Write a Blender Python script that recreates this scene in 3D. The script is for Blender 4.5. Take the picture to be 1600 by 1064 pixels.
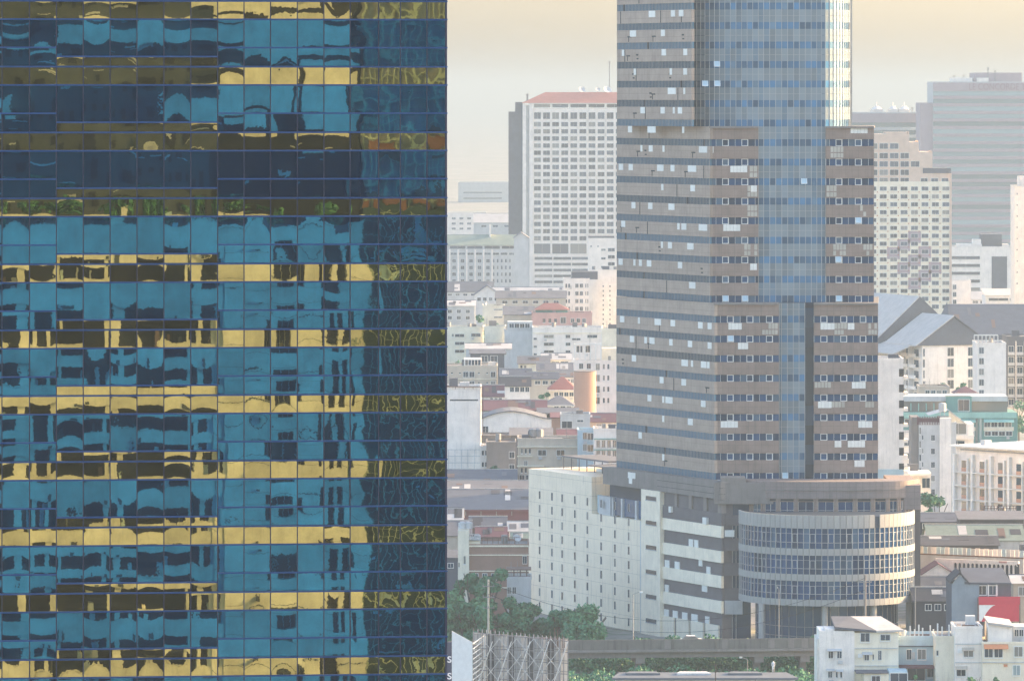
import bpy, math, random
from mathutils import Vector
scene = bpy.context.scene
for o in list(bpy.data.objects): bpy.data.objects.remove(o)
R = math.radians
rnd = random.Random(7)

# ------------------------------------------------------------------ camera, light, exposure
F = 9600.0            # focal length in photo pixels (1600 wide)
ZC = 100.0            # eye height
HZ = 145.0            # photo row of the horizon
cam_d = bpy.data.cameras.new('camera'); cam = bpy.data.objects.new('camera', cam_d)
scene.collection.objects.link(cam); scene.camera = cam
cam.location = (0, 0, ZC); cam.rotation_euler = (R(90), 0, 0)
cam_d.sensor_width = 36.0; cam_d.lens = 36.0 * F / 1600.0
cam_d.shift_y = -(532.0 - HZ) / 1600.0
cam_d.clip_start = 1.0; cam_d.clip_end = 90000.0

SUN_AZ, SUN_EL = R(67), R(15)        # clockwise from the view direction
w = bpy.data.worlds.new('World'); scene.world = w; w.use_nodes = True
wn = w.node_tree.nodes; wl = w.node_tree.links
bg = wn['Background']; sky = wn.new('ShaderNodeTexSky'); sky.sky_type = 'NISHITA'
sky.sun_disc = False; sky.sun_elevation = SUN_EL; sky.sun_rotation = SUN_AZ
sky.altitude = 0; sky.air_density = 0.8; sky.dust_density = 3.3; sky.ozone_density = 1.0
wl.new(sky.outputs[0], bg.inputs[0]); bg.inputs[1].default_value = 0.15
sd = bpy.data.lights.new('sun', 'SUN'); sun = bpy.data.objects.new('sun', sd); scene.collection.objects.link(sun)
sd.energy = 2.9; sd.angle = R(0.53); sd.color = (1.0, 0.60, 0.23)
sdir = Vector((math.sin(SUN_AZ) * math.cos(SUN_EL), math.cos(SUN_AZ) * math.cos(SUN_EL), math.sin(SUN_EL)))
sun.location = (300, 100, 400)
sun.rotation_euler = sdir.to_track_quat('Z', 'Y').to_euler()
vs = scene.view_settings
vs.view_transform = 'Standard'; vs.look = 'None'; vs.exposure = 2.28; vs.gamma = 1.0; vs.use_curve_mapping = False
scene.render.engine = 'CYCLES'
cy = scene.cycles
cy.use_denoising = True
try: cy.denoiser = 'OPENIMAGEDENOISE'
except Exception: pass
cy.max_bounces = 8; cy.diffuse_bounces = 3; cy.glossy_bounces = 4; cy.transmission_bounces = 2; cy.volume_bounces = 1
cy.use_adaptive_sampling = True; cy.adaptive_threshold = 0.01; cy.caustics_reflective = False; cy.caustics_refractive = False
cy.sample_clamp_indirect = 6.0

HAZE_D = 0.000185

# ------------------------------------------------------------------ helpers
COL = scene.collection
def PX(x, Y): return (x - 800.0) * Y / F
def PZ(y, Y): return ZC - (y - HZ) * Y / F

class MB:
    def __init__(s): s.v = []; s.f = []; s.m = []
    def quad(s, pts, mi=0):
        n = len(s.v); s.v += [tuple(p) for p in pts]; s.f.append(tuple(range(n, n + len(pts)))); s.m.append(mi); return s
    def box(s, x0, x1, y0, y1, z0, z1, mi=0):
        n = len(s.v)
        s.v += [(x0,y0,z0),(x1,y0,z0),(x1,y1,z0),(x0,y1,z0),(x0,y0,z1),(x1,y0,z1),(x1,y1,z1),(x0,y1,z1)]
        for q in ((0,1,5,4),(1,2,6,5),(2,3,7,6),(3,0,4,7),(4,5,6,7),(3,2,1,0)):
            s.f.append(tuple(n + i for i in q)); s.m.append(mi)
        return s
    def prism(s, poly, z0, z1, mi=0, top=None):
        n = len(s.v); k = len(poly)
        s.v += [(p[0], p[1], z0) for p in poly] + [(p[0], p[1], z1) for p in poly]
        for i in range(k):
            j = (i + 1) % k
            s.f.append((n+i, n+j, n+k+j, n+k+i)); s.m.append(mi)
        s.f.append(tuple(range(n+k, n+2*k))); s.m.append(mi if top is None else top)
        s.f.append(tuple(range(n+k-1, n-1, -1))); s.m.append(mi)
        return s
    def cyl(s, x, y, z0, z1, r, n=10, mi=0, r2=None):
        r2 = r if r2 is None else r2
        b = len(s.v)
        for rr, z in ((r, z0), (r2, z1)):
            s.v += [(x + rr*math.cos(2*math.pi*i/n), y + rr*math.sin(2*math.pi*i/n), z) for i in range(n)]
        for i in range(n):
            j = (i+1) % n
            s.f.append((b+i, b+j, b+n+j, b+n+i)); s.m.append(mi)
        s.f.append(tuple(range(b+n, b+2*n))); s.m.append(mi)
        s.f.append(tuple(range(b+n-1, b-1, -1))); s.m.append(mi)
        return s
    def beam(s, p, q, t=0.1, mi=0):
        p = Vector(p); q = Vector(q); d = (q - p)
        if d.length < 1e-6: return s
        d.normalize(); a = d.cross(Vector((0,0,1)))
        if a.length < 1e-3: a = d.cross(Vector((1,0,0)))
        a.normalize(); b = d.cross(a); a *= t/2; b *= t/2
        n = len(s.v)
        for c in (p, q): s.v += [tuple(c-a-b), tuple(c+a-b), tuple(c+a+b), tuple(c-a+b)]
        for f in ((0,1,5,4),(1,2,6,5),(2,3,7,6),(3,0,4,7),(4,5,6,7),(3,2,1,0)):
            s.f.append(tuple(n+i for i in f)); s.m.append(mi)
        return s
    def mesh(s, name, mats, smooth=False):
        me = bpy.data.meshes.new(name); me.from_pydata(s.v, [], s.f)
        for m in (mats if isinstance(mats, (list, tuple)) else [mats]): me.materials.append(m)
        if len(me.materials) > 1: me.polygons.foreach_set('material_index', s.m)
        if smooth: me.polygons.foreach_set('use_smooth', [True]*len(s.f))
        me.update(); return me
    def build(s, name, mats, parent=None, loc=None, rotz=None, smooth=False, **props):
        return link(name, s.mesh(name, mats, smooth), parent, loc, rotz, **props)

def link(name, data, parent=None, loc=None, rotz=None, **props):
    o = bpy.data.objects.new(name, data); COL.objects.link(o)
    if parent is not None: o.parent = parent
    if loc is not None: o.location = loc
    if rotz is not None: o.rotation_euler = (0, 0, rotz)
    for k, v in props.items():
        if v is not None: o[k] = v
    return o
def dup(o, parent, loc, rotz=None, scale=None):
    c = o.copy(); COL.objects.link(c); c.parent = parent; c.location = loc
    if rotz is not None: c.rotation_euler = (0, 0, rotz)
    if scale is not None: c.scale = scale
    return c
def thing(name, label, cat, loc=(0,0,0), rotz=0.0, group=None):
    o = bpy.data.objects.new(name, None); COL.objects.link(o); o.empty_display_size = 0.5
    o.location = loc; o.rotation_euler = (0, 0, rotz)
    o['label'] = label; o['category'] = cat
    if group: o['group'] = group
    return o

# ------------------------------------------------------------------ materials
def new_mat(name):
    m = bpy.data.materials.new(name); m.use_nodes = True
    nt = m.node_tree; return m, nt, nt.nodes, nt.links, nt.nodes['Principled BSDF']
def mix_col(nt, typ, fac, a, b):
    n = nt.nodes.new('ShaderNodeMix'); n.data_type = 'RGBA'; n.blend_type = typ
    for sock, val in ((n.inputs[0], fac), (n.inputs[6], a), (n.inputs[7], b)):
        if hasattr(val, 'links') or hasattr(val, 'is_linked'): nt.links.new(val, sock)
        elif isinstance(val, (int, float)): sock.default_value = val
        else: sock.default_value = (*val[:3], 1)
    return n.outputs[2]
def mathn(nt, op, a, b=None, c=None):
    n = nt.nodes.new('ShaderNodeMath'); n.operation = op
    for i, v in enumerate((a, b, c)):
        if v is None: continue
        if isinstance(v, (int, float)): n.inputs[i].default_value = v
        else: nt.links.new(v, n.inputs[i])
    return n.outputs[0]
def maprange(nt, v, a, b, c, d):
    n = nt.nodes.new('ShaderNodeMapRange'); nt.links.new(v, n.inputs[0])
    for i, x in enumerate((a, b, c, d)): n.inputs[i+1].default_value = x
    return n.outputs[0]
def noise(nt, vec, scale, detail=3.0, rough=0.6, scl=None):
    if scl:
        mp = nt.nodes.new('ShaderNodeMapping'); mp.inputs['Scale'].default_value = scl
        nt.links.new(vec, mp.inputs[0]); vec = mp.outputs[0]
    n = nt.nodes.new('ShaderNodeTexNoise'); n.inputs['Scale'].default_value = scale
    n.inputs['Detail'].default_value = detail; n.inputs['Roughness'].default_value = rough
    nt.links.new(vec, n.inputs['Vector']); return n.outputs['Fac'], n.outputs['Color']

def wallmat(name, col, rough=0.85, stain=0.35, stain_col=(0.10, 0.09, 0.08), joints=None, vary=0.12, spec=0.25):
    """painted or bare masonry: blotches, rain streaks below the roof line, optional panel joints (metres)"""
    m, nt, N, L, b = new_mat(name)
    tc = N.new('ShaderNodeTexCoord').outputs['Object']
    oi = N.new('ShaderNodeObjectInfo').outputs['Random']
    f1, _ = noise(nt, tc, 0.35, 4, 0.65)
    f2, _ = noise(nt, tc, 1.0, 5, 0.7, (1.6, 1.6, 0.12))
    f3, _ = noise(nt, tc, 6.0, 2, 0.6)
    v = maprange(nt, f1, 0.3, 0.7, 1 - vary, 1 + vary)
    v2 = maprange(nt, f3, 0.3, 0.7, 0.94, 1.06)
    v3 = maprange(nt, oi, 0, 1, 0.95, 1.05)
    vv = mathn(nt, 'MULTIPLY', mathn(nt, 'MULTIPLY', v, v2), v3)
    cmb = N.new('ShaderNodeCombineColor')
    for i in range(3): L.new(vv, cmb.inputs[i])
    c = mix_col(nt, 'MULTIPLY', 1.0, col, cmb.outputs[0])
    st = maprange(nt, f2, 0.52, 0.78, 0.0, stain)
    c = mix_col(nt, 'MIX', st, c, stain_col)
    if joints:
        jx, jz, jw = joints
        sx = N.new('ShaderNodeSeparateXYZ'); L.new(tc, sx.inputs[0])
        def line(o, per):
            fr = mathn(nt, 'FRACT', mathn(nt, 'DIVIDE', o, per))
            return mathn(nt, 'LESS_THAN', fr, jw / per)
        ln = mathn(nt, 'MAXIMUM', line(sx.outputs[0], jx), line(sx.outputs[2], jz))
        c = mix_col(nt, 'MIX', mathn(nt, 'MULTIPLY', ln, 0.4), c, stain_col)
    L.new(c, b.inputs['Base Color']); b.inputs['Roughness'].default_value = rough
    b.inputs['Specular IOR Level'].default_value = spec
    return m
def plain(name, col, rough=0.6, metal=0.0, spec=0.4, vary=0.06):
    m, nt, N, L, b = new_mat(name)
    tc = N.new('ShaderNodeTexCoord').outputs['Object']
    oi = N.new('ShaderNodeObjectInfo').outputs['Random']
    f, _ = noise(nt, tc, 1.3, 3)
    v = mathn(nt, 'ADD', maprange(nt, f, 0.3, 0.7, 1-vary, 1+vary), maprange(nt, oi, 0, 1, -vary, vary))
    cmb = N.new('ShaderNodeCombineColor')
    for i in range(3): L.new(v, cmb.inputs[i])
    L.new(mix_col(nt, 'MULTIPLY', 1.0, col, cmb.outputs[0]), b.inputs['Base Color'])
    b.inputs['Roughness'].default_value = rough; b.inputs['Metallic'].default_value = metal
    b.inputs['Specular IOR Level'].default_value = spec
    return m
def winmat(name, col, rough=0.08, tint=None, metal=0.0, curtain=(0.35, 0.33, 0.28), curt=0.2, dark=0.5, wob=0.004, spec=0.6):
    """window glass: dark room behind, some with a pale blind, sky in the reflection"""
    m, nt, N, L, b = new_mat(name)
    oi = N.new('ShaderNodeObjectInfo').outputs['Random']
    wn_ = N.new('ShaderNodeTexWhiteNoise'); wn_.noise_dimensions = '1D'; L.new(oi, wn_.inputs['W'])
    tc = N.new('ShaderNodeTexCoord').outputs['Object']
    k = maprange(nt, oi, 0, 1, 1 - dark, 1 + dark)
    cmb = N.new('ShaderNodeCombineColor')
    for i in range(3): L.new(k, cmb.inputs[i])
    c = mix_col(nt, 'MULTIPLY', 1.0, col, cmb.outputs[0])
    if curt > 0:
        sel = mathn(nt, 'LESS_THAN', wn_.outputs[0], curt)
        c = mix_col(nt, 'MIX', mathn(nt, 'MULTIPLY', sel, 0.55), c, curtain)
    L.new(c, b.inputs['Base Color'])
    b.inputs['Roughness'].default_value = rough; b.inputs['Metallic'].default_value = metal
    b.inputs['Specular IOR Level'].default_value = spec
    if tint: b.inputs['Specular Tint'].default_value = (*tint, 1)
    _, cc = noise(nt, tc, 0.7, 2)
    geo = N.new('ShaderNodeNewGeometry')
    v1 = N.new('ShaderNodeVectorMath'); v1.operation = 'SUBTRACT'; L.new(cc, v1.inputs[0]); v1.inputs[1].default_value = (.5,.5,.5)
    wv = N.new('ShaderNodeTexWhiteNoise'); wv.noise_dimensions = '1D'; L.new(oi, wv.inputs['W'])
    v2 = N.new('ShaderNodeVectorMath'); v2.operation = 'SUBTRACT'; L.new(wv.outputs['Color'], v2.inputs[0]); v2.inputs[1].default_value = (.5,.5,.5)
    v3 = N.new('ShaderNodeVectorMath'); v3.operation = 'ADD'; L.new(v1.outputs[0], v3.inputs[0]); L.new(v2.outputs[0], v3.inputs[1])
    v4 = N.new('ShaderNodeVectorMath'); v4.operation = 'SCALE'; L.new(v3.outputs[0], v4.inputs[0]); v4.inputs['Scale'].default_value = wob * 6
    v5 = N.new('ShaderNodeVectorMath'); v5.operation = 'ADD'; L.new(v4.outputs[0], v5.inputs[0]); L.new(geo.outputs['Normal'], v5.inputs[1])
    v6 = N.new('ShaderNodeVectorMath'); v6.operation = 'NORMALIZE'; L.new(v5.outputs[0], v6.inputs[0])
    L.new(v6.outputs[0], b.inputs['Normal'])
    return m

M = {}
M['white'] = wallmat('white render', (0.86, 0.79, 0.705), stain=0.34)
M['cream'] = wallmat('cream render', (0.80, 0.73, 0.57), stain=0.25)
M['ivory'] = wallmat('ivory panel cladding', (0.92, 0.79, 0.60), stain=0.42, joints=(5.4, 2.66, 0.07), vary=0.06)
M['pale'] = wallmat('pale grey render', (0.52, 0.53, 0.52), stain=0.3)
M['beige'] = wallmat('beige render', (0.55, 0.47, 0.37), stain=0.3)
M['pink'] = wallmat('pink render', (0.62, 0.36, 0.31), stain=0.2)
M['peach'] = wallmat('peach render', (0.50, 0.29, 0.20), stain=0.08, vary=0.05)
M['brown'] = wallmat('brown render', (0.30, 0.185, 0.14), stain=0.2)
M['concrete'] = wallmat('weathered concrete', (0.22, 0.20, 0.185), stain=0.5)
M['dirty'] = wallmat('soot-streaked concrete', (0.17, 0.158, 0.142), stain=0.9, stain_col=(0.06, 0.06, 0.055))
M['tower_c'] = wallmat('brown-grey tile cladding', (0.275, 0.205, 0.168), stain=0.4, joints=(1.19, 1.16, 0.07), vary=0.16)
M['tower_s'] = wallmat('side tile cladding', (0.41, 0.325, 0.262), stain=0.45, joints=(0.62, 1.16, 0.06), vary=0.14)  # paler tone than the front cladding, for the side face
M['para'] = wallmat('brown-grey parapet tile', (0.245, 0.20, 0.183), stain=0.45, joints=(1.19, 1.16, 0.07))
M['bluegrey'] = wallmat('blue-grey render', (0.22, 0.27, 0.31), stain=0.3)
M['canopy'] = wallmat('dull pale sheet roof', (0.135, 0.155, 0.175), stain=0.5)
M['pod_white'] = wallmat('off-white stripe', (0.90, 0.79, 0.61), stain=0.3)
M['grey_clad'] = wallmat('dark grey panel cladding', (0.135, 0.125, 0.13), stain=0.2)
M['drum_w'] = wallmat('off-white metal panel', (0.37, 0.362, 0.34), stain=0.45, vary=0.08)
M['patch'] = plain('new white panel', (0.78, 0.77, 0.70), 0.6)
M['trim'] = plain('white trim', (0.72, 0.72, 0.68), 0.5)
M['alu'] = plain('aluminium mullion', (0.42, 0.43, 0.43), 0.4, 0.3)
M['dark'] = plain('dark void', (0.018, 0.02, 0.024), 0.8)
M['steel'] = plain('grey steel', (0.25, 0.25, 0.25), 0.5, 0.4)
M['rust'] = plain('rusty steel', (0.16, 0.10, 0.075), 0.8)
M['green_p'] = wallmat('mint green panel', (0.14, 0.30, 0.265), stain=0.2)
M['r_grey'] = wallmat('grey corrugated sheet', (0.15, 0.15, 0.16), stain=0.5)
M['r_dark'] = wallmat('dark tile roof', (0.06, 0.06, 0.068), stain=0.4)
M['r_slate'] = wallmat('slate blue sheet roof', (0.10, 0.11, 0.132), stain=0.4)
M['r_pale'] = wallmat('pale sheet roof', (0.50, 0.475, 0.44), stain=0.3)
M['r_red'] = wallmat('red tile roof', (0.30, 0.125, 0.105), stain=0.4)
M['r_plum'] = wallmat('plum sheet roof', (0.155, 0.075, 0.085), stain=0.4)
M['r_green'] = wallmat('green sheet roof', (0.22, 0.265, 0.215), stain=0.45)
M['red'] = plain('red sheet', (0.55, 0.03, 0.06), 0.5)
M['orange'] = wallmat('orange paint', (0.62, 0.25, 0.12), stain=0.12, vary=0.06)
M['aqua'] = wallmat('pale blue render', (0.45, 0.58, 0.62), stain=0.15)
M['glass'] = winmat('window glass', (0.025, 0.045, 0.065), spec=0.4)
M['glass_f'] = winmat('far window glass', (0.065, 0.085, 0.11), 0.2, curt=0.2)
M['glass_t'] = winmat('tower window glass', (0.005, 0.04, 0.105), 0.1, (0.25, 0.6, 1.0), curt=0.10, curtain=(0.10, 0.17, 0.23), spec=0.4)
M['glass_r'] = winmat('ribbon window glass', (0.045, 0.13, 0.20), 0.2, (0.6, 0.8, 1.0), curt=0.0)
M['glass_v'] = winmat('curtain wall vision glass', (0.042, 0.145, 0.265), 0.22, None, 0.25, spec=0.25, curt=0.1, curtain=(0.16, 0.24, 0.3), wob=0.006)
M['glass_s'] = winmat('curtain wall spandrel glass', (0.20, 0.245, 0.265), 0.35, None, 0.0, spec=0.08, curt=0.12, curtain=(0.12, 0.2, 0.26), dark=0.22, wob=0.006)
M['glass_d'] = winmat('deep recess glass', (0.025, 0.075, 0.15), 0.12, (0.5, 0.75, 1.0), curt=0.0)
# ------------------------------------------------------------------ ground and haze
def ground_mat():
    m, nt, N, L, b = new_mat('city ground')
    tc = N.new('ShaderNodeTexCoord').outputs['Object']
    f, _ = noise(nt, tc, 0.02, 6, 0.7); g, _ = noise(nt, tc, 0.3, 4, 0.7)
    c = mix_col(nt, 'MIX', maprange(nt, f, 0.42, 0.6, 0, 1), (0.26, 0.25, 0.235), (0.13, 0.15, 0.10))
    c = mix_col(nt, 'MIX', maprange(nt, g, 0.4, 0.7, 0, 0.7), c, (0.34, 0.33, 0.315))
    L.new(c, b.inputs['Base Color']); b.inputs['Roughness'].default_value = 0.95
    return m
MB().quad([(-12000, -2000, 0), (12000, -2000, 0), (12000, 60000, 0), (-12000, 60000, 0)]).build('ground', ground_mat(), kind='structure')
hz = bpy.data.materials.new('haze'); hz.use_nodes = True
nt = hz.node_tree; nt.nodes.remove(nt.nodes['Principled BSDF'])
pv = nt.nodes.new('ShaderNodeVolumePrincipled'); nt.links.new(pv.outputs[0], nt.nodes['Material Output'].inputs['Volume'])
pv.inputs['Color'].default_value = (0.21, 0.27, 0.335, 1); pv.inputs['Absorption Color'].default_value = (0.06, 0.06, 0.06, 1); pv.inputs['Density'].default_value = HAZE_D; pv.inputs['Anisotropy'].default_value = 0.1
MB().box(-12010, 12010, -2010, 60010, -1, 152).build('haze', hz, kind='stuff')

# ------------------------------------------------------------------ mirror-glass office block
GA = R(6.6); ca, sa = math.cos(GA), math.sin(GA)
GX0, GY0 = PX(350, 338.0), 338.0
def g_u(px, X0=GX0, Y0=GY0):
    k = (px - 800) / F
    return (k * Y0 - X0) / (ca - k * sa)
GU_R = g_u(697.5)
G_O = (GX0 + GU_R * ca, GY0 + GU_R * sa, 0.0)       # right-hand corner at the ground
GYM = 338.6
def g_x(px): return g_u(px) - GU_R
def g_z(y): return PZ(y, GYM)

def mirror_mat(name, tint, base, bulge, tilt, fine, zk=1.15, blur=0.17):
    """coated glass: each pane bows and leans a little, so the mirror image breaks from pane to pane"""
    m, nt, N, L, b = new_mat(name)
    at = N.new('ShaderNodeAttribute'); at.attribute_name = 'seed'
    sc = N.new('ShaderNodeSeparateColor'); L.new(at.outputs['Color'], sc.inputs[0])
    uv = N.new('ShaderNodeUVMap'); uv.uv_map = 'pane'
    su = N.new('ShaderNodeSeparateXYZ'); L.new(uv.outputs[0], su.inputs[0])
    x = mathn(nt, 'MULTIPLY_ADD', su.outputs[0], 2.0, -1.0); z = mathn(nt, 'MULTIPLY_ADD', su.outputs[1], 2.0, -1.0)
    r, g, bl = sc.outputs[0], sc.outputs[1], sc.outputs[2]; amp = at.outputs['Alpha']
    kx = mathn(nt, 'MULTIPLY', mathn(nt, 'MULTIPLY_ADD', r, 1.7, -0.62), bulge)
    kz = mathn(nt, 'MULTIPLY', mathn(nt, 'MULTIPLY_ADD', g, 1.9, -0.72), bulge * zk)
    # pinched edges: x^3 term bends harder at the frame
    x3 = mathn(nt, 'MULTIPLY', mathn(nt, 'MULTIPLY', x, x), x); z3 = mathn(nt, 'MULTIPLY', mathn(nt, 'MULTIPLY', z, z), z)
    px_ = mathn(nt, 'MULTIPLY', kx, mathn(nt, 'ADD', mathn(nt, 'MULTIPLY', x, 0.45), mathn(nt, 'MULTIPLY', x3, 0.55)))
    pz_ = mathn(nt, 'MULTIPLY', kz, mathn(nt, 'ADD', mathn(nt, 'MULTIPLY', z, 0.45), mathn(nt, 'MULTIPLY', z3, 0.55)))
    # saddle term: sag of horizontal lines across the pane
    x2 = mathn(nt, 'MULTIPLY', x, x)
    pz_ = mathn(nt, 'ADD', pz_, mathn(nt, 'MULTIPLY', mathn(nt, 'MULTIPLY', x2, mathn(nt, 'SUBTRACT', bl, 0.45)), bulge * 0.9))
    px_ = mathn(nt, 'ADD', px_, mathn(nt, 'MULTIPLY', mathn(nt, 'SUBTRACT', bl, 0.5), tilt))
    pz_ = mathn(nt, 'ADD', pz_, mathn(nt, 'MULTIPLY', mathn(nt, 'SUBTRACT', mathn(nt, 'FRACT', mathn(nt, 'MULTIPLY', bl, 7.31)), 0.5), tilt))
    tc = N.new('ShaderNodeTexCoord').outputs['Object']
    _, c1 = noise(nt, tc, 0.62, 2.0, 0.5); _, c2 = noise(nt, tc, 7.0, 2, 0.5)
    s1 = N.new('ShaderNodeSeparateColor'); L.new(c1, s1.inputs[0]); s2 = N.new('ShaderNodeSeparateColor'); L.new(c2, s2.inputs[0])
    def add_noise(p, a, bb):
        p = mathn(nt, 'ADD', p, mathn(nt, 'MULTIPLY', mathn(nt, 'SUBTRACT', a, 0.5), amp))
        return mathn(nt, 'ADD', p, mathn(nt, 'MULTIPLY', mathn(nt, 'SUBTRACT', bb, 0.5), fine))
    px_ = add_noise(px_, s1.outputs[0], s2.outputs[0]); pz_ = add_noise(pz_, s1.outputs[1], s2.outputs[1])
    cb = N.new('ShaderNodeCombineXYZ')
    L.new(mathn(nt, 'MULTIPLY', px_, ca), cb.inputs[0]); L.new(mathn(nt, 'MULTIPLY', px_, sa), cb.inputs[1]); L.new(pz_, cb.inputs[2])
    geo = N.new('ShaderNodeNewGeometry')
    ad = N.new('ShaderNodeVectorMath'); ad.operation = 'ADD'; L.new(geo.outputs['Normal'], ad.inputs[0]); L.new(cb.outputs[0], ad.inputs[1])
    nm = N.new('ShaderNodeVectorMath'); nm.operation = 'NORMALIZE'; L.new(ad.outputs[0], nm.inputs[0])
    gl = N.new('ShaderNodeBsdfGlossy'); gl.inputs['Roughness'].default_value = 0.0
    f4, _ = noise(nt, tc, 0.9, 4)
    vv = mathn(nt, 'MULTIPLY', maprange(nt, f4, 0.3, 0.7, 0.82, 1.14), maprange(nt, mathn(nt, 'FRACT', mathn(nt, 'MULTIPLY', r, 13.7)), 0, 1, 0.80, 1.12))
    cm = N.new('ShaderNodeCombineColor')
    for i in range(3): L.new(vv, cm.inputs[i])
    L.new(mix_col(nt, 'MULTIPLY', 1.0, tint, cm.outputs[0]), gl.inputs['Color']); L.new(nm.outputs[0], gl.inputs['Normal'])
    g2 = N.new('ShaderNodeBsdfGlossy'); g2.inputs['Roughness'].default_value = 0.04    # blurred second lobe, mixed in to soften the mirror image
    L.new(gl.inputs['Color'].links[0].from_socket, g2.inputs['Color']); L.new(nm.outputs[0], g2.inputs['Normal'])
    mx = N.new('ShaderNodeMixShader'); mx.inputs[0].default_value = blur; L.new(gl.outputs[0], mx.inputs[1]); L.new(g2.outputs[0], mx.inputs[2])
    df = N.new('ShaderNodeBsdfDiffuse'); df.inputs['Color'].default_value = (*base, 1)
    sh = N.new('ShaderNodeAddShader'); L.new(mx.outputs[0], sh.inputs[0]); L.new(df.outputs[0], sh.inputs[1])
    N.remove(b); L.new(sh.outputs[0], N['Material Output'].inputs['Surface'])
    return m
M['mir_v'] = mirror_mat('blue mirror glass', (0.012, 0.096, 0.215), (0.0, 0.004, 0.018), 0.0031, 0.0016, 0.0010)
M['mir_s'] = mirror_mat('gold mirror glass', (0.225, 0.232, 0.118), (0.002, 0.003, 0.002), 0.0031, 0.0012, 0.0007, 0.5, 0.07)
M['transom'] = plain('blue anodised transom', (0.006, 0.05, 0.17), 0.35, 0.2)
M['mullion_d'] = plain('dark mullion gasket', (0.012, 0.016, 0.045), 0.5)
M['body_d'] = plain('dark blue curtain wall backing', (0.01, 0.03, 0.06), 0.6)

office = thing('mirror_glass_office_block', 'tall office block clad in blue mirror glass with gold bands', 'office block', G_O, GA)
def pane_mesh(name, x0, x1, z0, z1, mat, seed, holder=None):
    mb = MB().box(x0, x1, -0.02, 0.05, z0, z1)
    me = mb.mesh(name, mat)
    uvl = me.uv_layers.new(name='pane')
    for lp in me.loops:
        co = me.vertices[lp.vertex_index].co
        uvl.data[lp.index].uv = ((co.x - x0) / (x1 - x0), (co.z - z0) / (z1 - z0))
    a = me.attributes.new('seed', 'FLOAT_COLOR', 'POINT')
    for d in a.data: d.color = seed
    return me
XS = [3, 46, 88, 130, 172, 214, 256, 298, 340, 381.2, 422.6, 464.5, 506, 547, 591.5, 625.5, 667, 697.5]
XS = [-80.5, -39] + XS
GXS = [g_x(x) for x in XS]
floor_y0 = 133.4; FP = 102.3
def joined_panes(items, name, mat):
    """the panes past the limit and beyond the frame, one part of kind stuff"""
    vs_, fs, uvs, seeds = [], [], [], []
    for (x0, x1, z0, z1, seed) in items:
        n = len(vs_)
        vs_ += [(x0, -0.02, z0), (x1, -0.02, z0), (x1, -0.02, z1), (x0, -0.02, z1)]
        fs.append((n, n+1, n+2, n+3)); uvs += [(0,0),(1,0),(1,1),(0,1)]; seeds += [seed]*4
    me = bpy.data.meshes.new(name); me.from_pydata(vs_, [], fs); me.materials.append(mat)
    uvl = me.uv_layers.new(name='pane')
    for lp in me.loops: uvl.data[lp.index].uv = uvs[lp.vertex_index]
    a = me.attributes.new('seed', 'FLOAT_COLOR', 'POINT')
    for i, d in enumerate(a.data): d.color = seeds[i]
    return link(name, me, office, kind='stuff')
vis, spa = [], []
for fl in range(-2, 11):
    yb = floor_y0 + FP * fl                      # lower edge of this floor's gold band
    for c in range(len(XS) - 1):
        x0, x1 = GXS[c] + 0.025, GXS[c+1] - 0.025
        mid = (XS[c] + XS[c+1]) / 2
        special = 88 <= mid <= 340
        if mid < 540: amp = 0.0012
        elif mid < 600: amp = 0.0045
        else: amp = 0.0105
        if yb < 300 and mid > 540: amp *= 0.62
        if yb < 340 and 440 < mid < 600: amp = max(amp, 0.004)
        def sd_(): return (rnd.random(), rnd.random(), rnd.random(), amp * rnd.uniform(0.75, 1.25))
        split = 58 if special else 44
        seen = mid > 0 and -30 < yb < 1075
        spa.append((x0, x1, g_z(yb) + 0.045, g_z(yb - 28.5) - 0.045, sd_(), seen, 28.5))
        vis.append((x0, x1, g_z(yb + split) + 0.04, g_z(yb) - 0.045, sd_(), seen and yb < 1050, split))
        t = (x0, x1, g_z(yb + 73.4) + 0.045, g_z(yb + split) - 0.04, sd_(), seen and yb < 1010, 73.4 - split)
        (spa if special else vis).append(t)
def emit(items, name, mat, limit):
    order = sorted([i for i, t in enumerate(items) if t[5]], key=lambda i: -items[i][6])[:limit]
    keep = set(order); rest = []
    for i, (x0, x1, z0, z1, s, seen, hh) in enumerate(items):
        if i in keep:
            link(name, pane_mesh(name, x0, x1, z0, z1, mat, s), office)
        else: rest.append((x0, x1, z0, z1, s))
    return rest
rest_v = emit(vis, 'vision_pane', M['mir_v'], 300); rest_s = emit(spa, 'gold_pane', M['mir_s'], 300)
ztop, zlow = g_z(floor_y0 - 2*FP - 28.5), g_z(floor_y0 + 10*FP + 73.4)
for z0 in [zlow - 3.6 * k for k in range(1, 19) if zlow - 3.6 * k > 0.3] + [ztop + 3.6 * k for k in range(0, 7)]:
    for c in range(len(XS) - 1):
        rest_v.append((GXS[c] + .025, GXS[c+1] - .025, z0 + 0.05, z0 + 2.5, (rnd.random(), rnd.random(), rnd.random(), 0.002)))
        rest_s.append((GXS[c] + .025, GXS[c+1] - .025, z0 + 2.6, z0 + 3.55, (rnd.random(), rnd.random(), rnd.random(), 0.002)))
joined_panes(rest_v, 'vision_panes_beyond', M['mir_v']); joined_panes(rest_s, 'gold_panes_beyond', M['mir_s'])
zt_all = ztop + 3.6 * 7
for i, gx in enumerate(GXS):
    if 0 < i < len(GXS) - 1:
        MB().box(gx - 0.027, gx + 0.027, -0.07, 0.05, 0.2, zt_all).build('mullion', M['mullion_d'], office)
MB().box(-0.075, 0.03, -0.08, 0.3, 0.2, zt_all).build('corner_mullion', M['mullion_d'], office)
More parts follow.
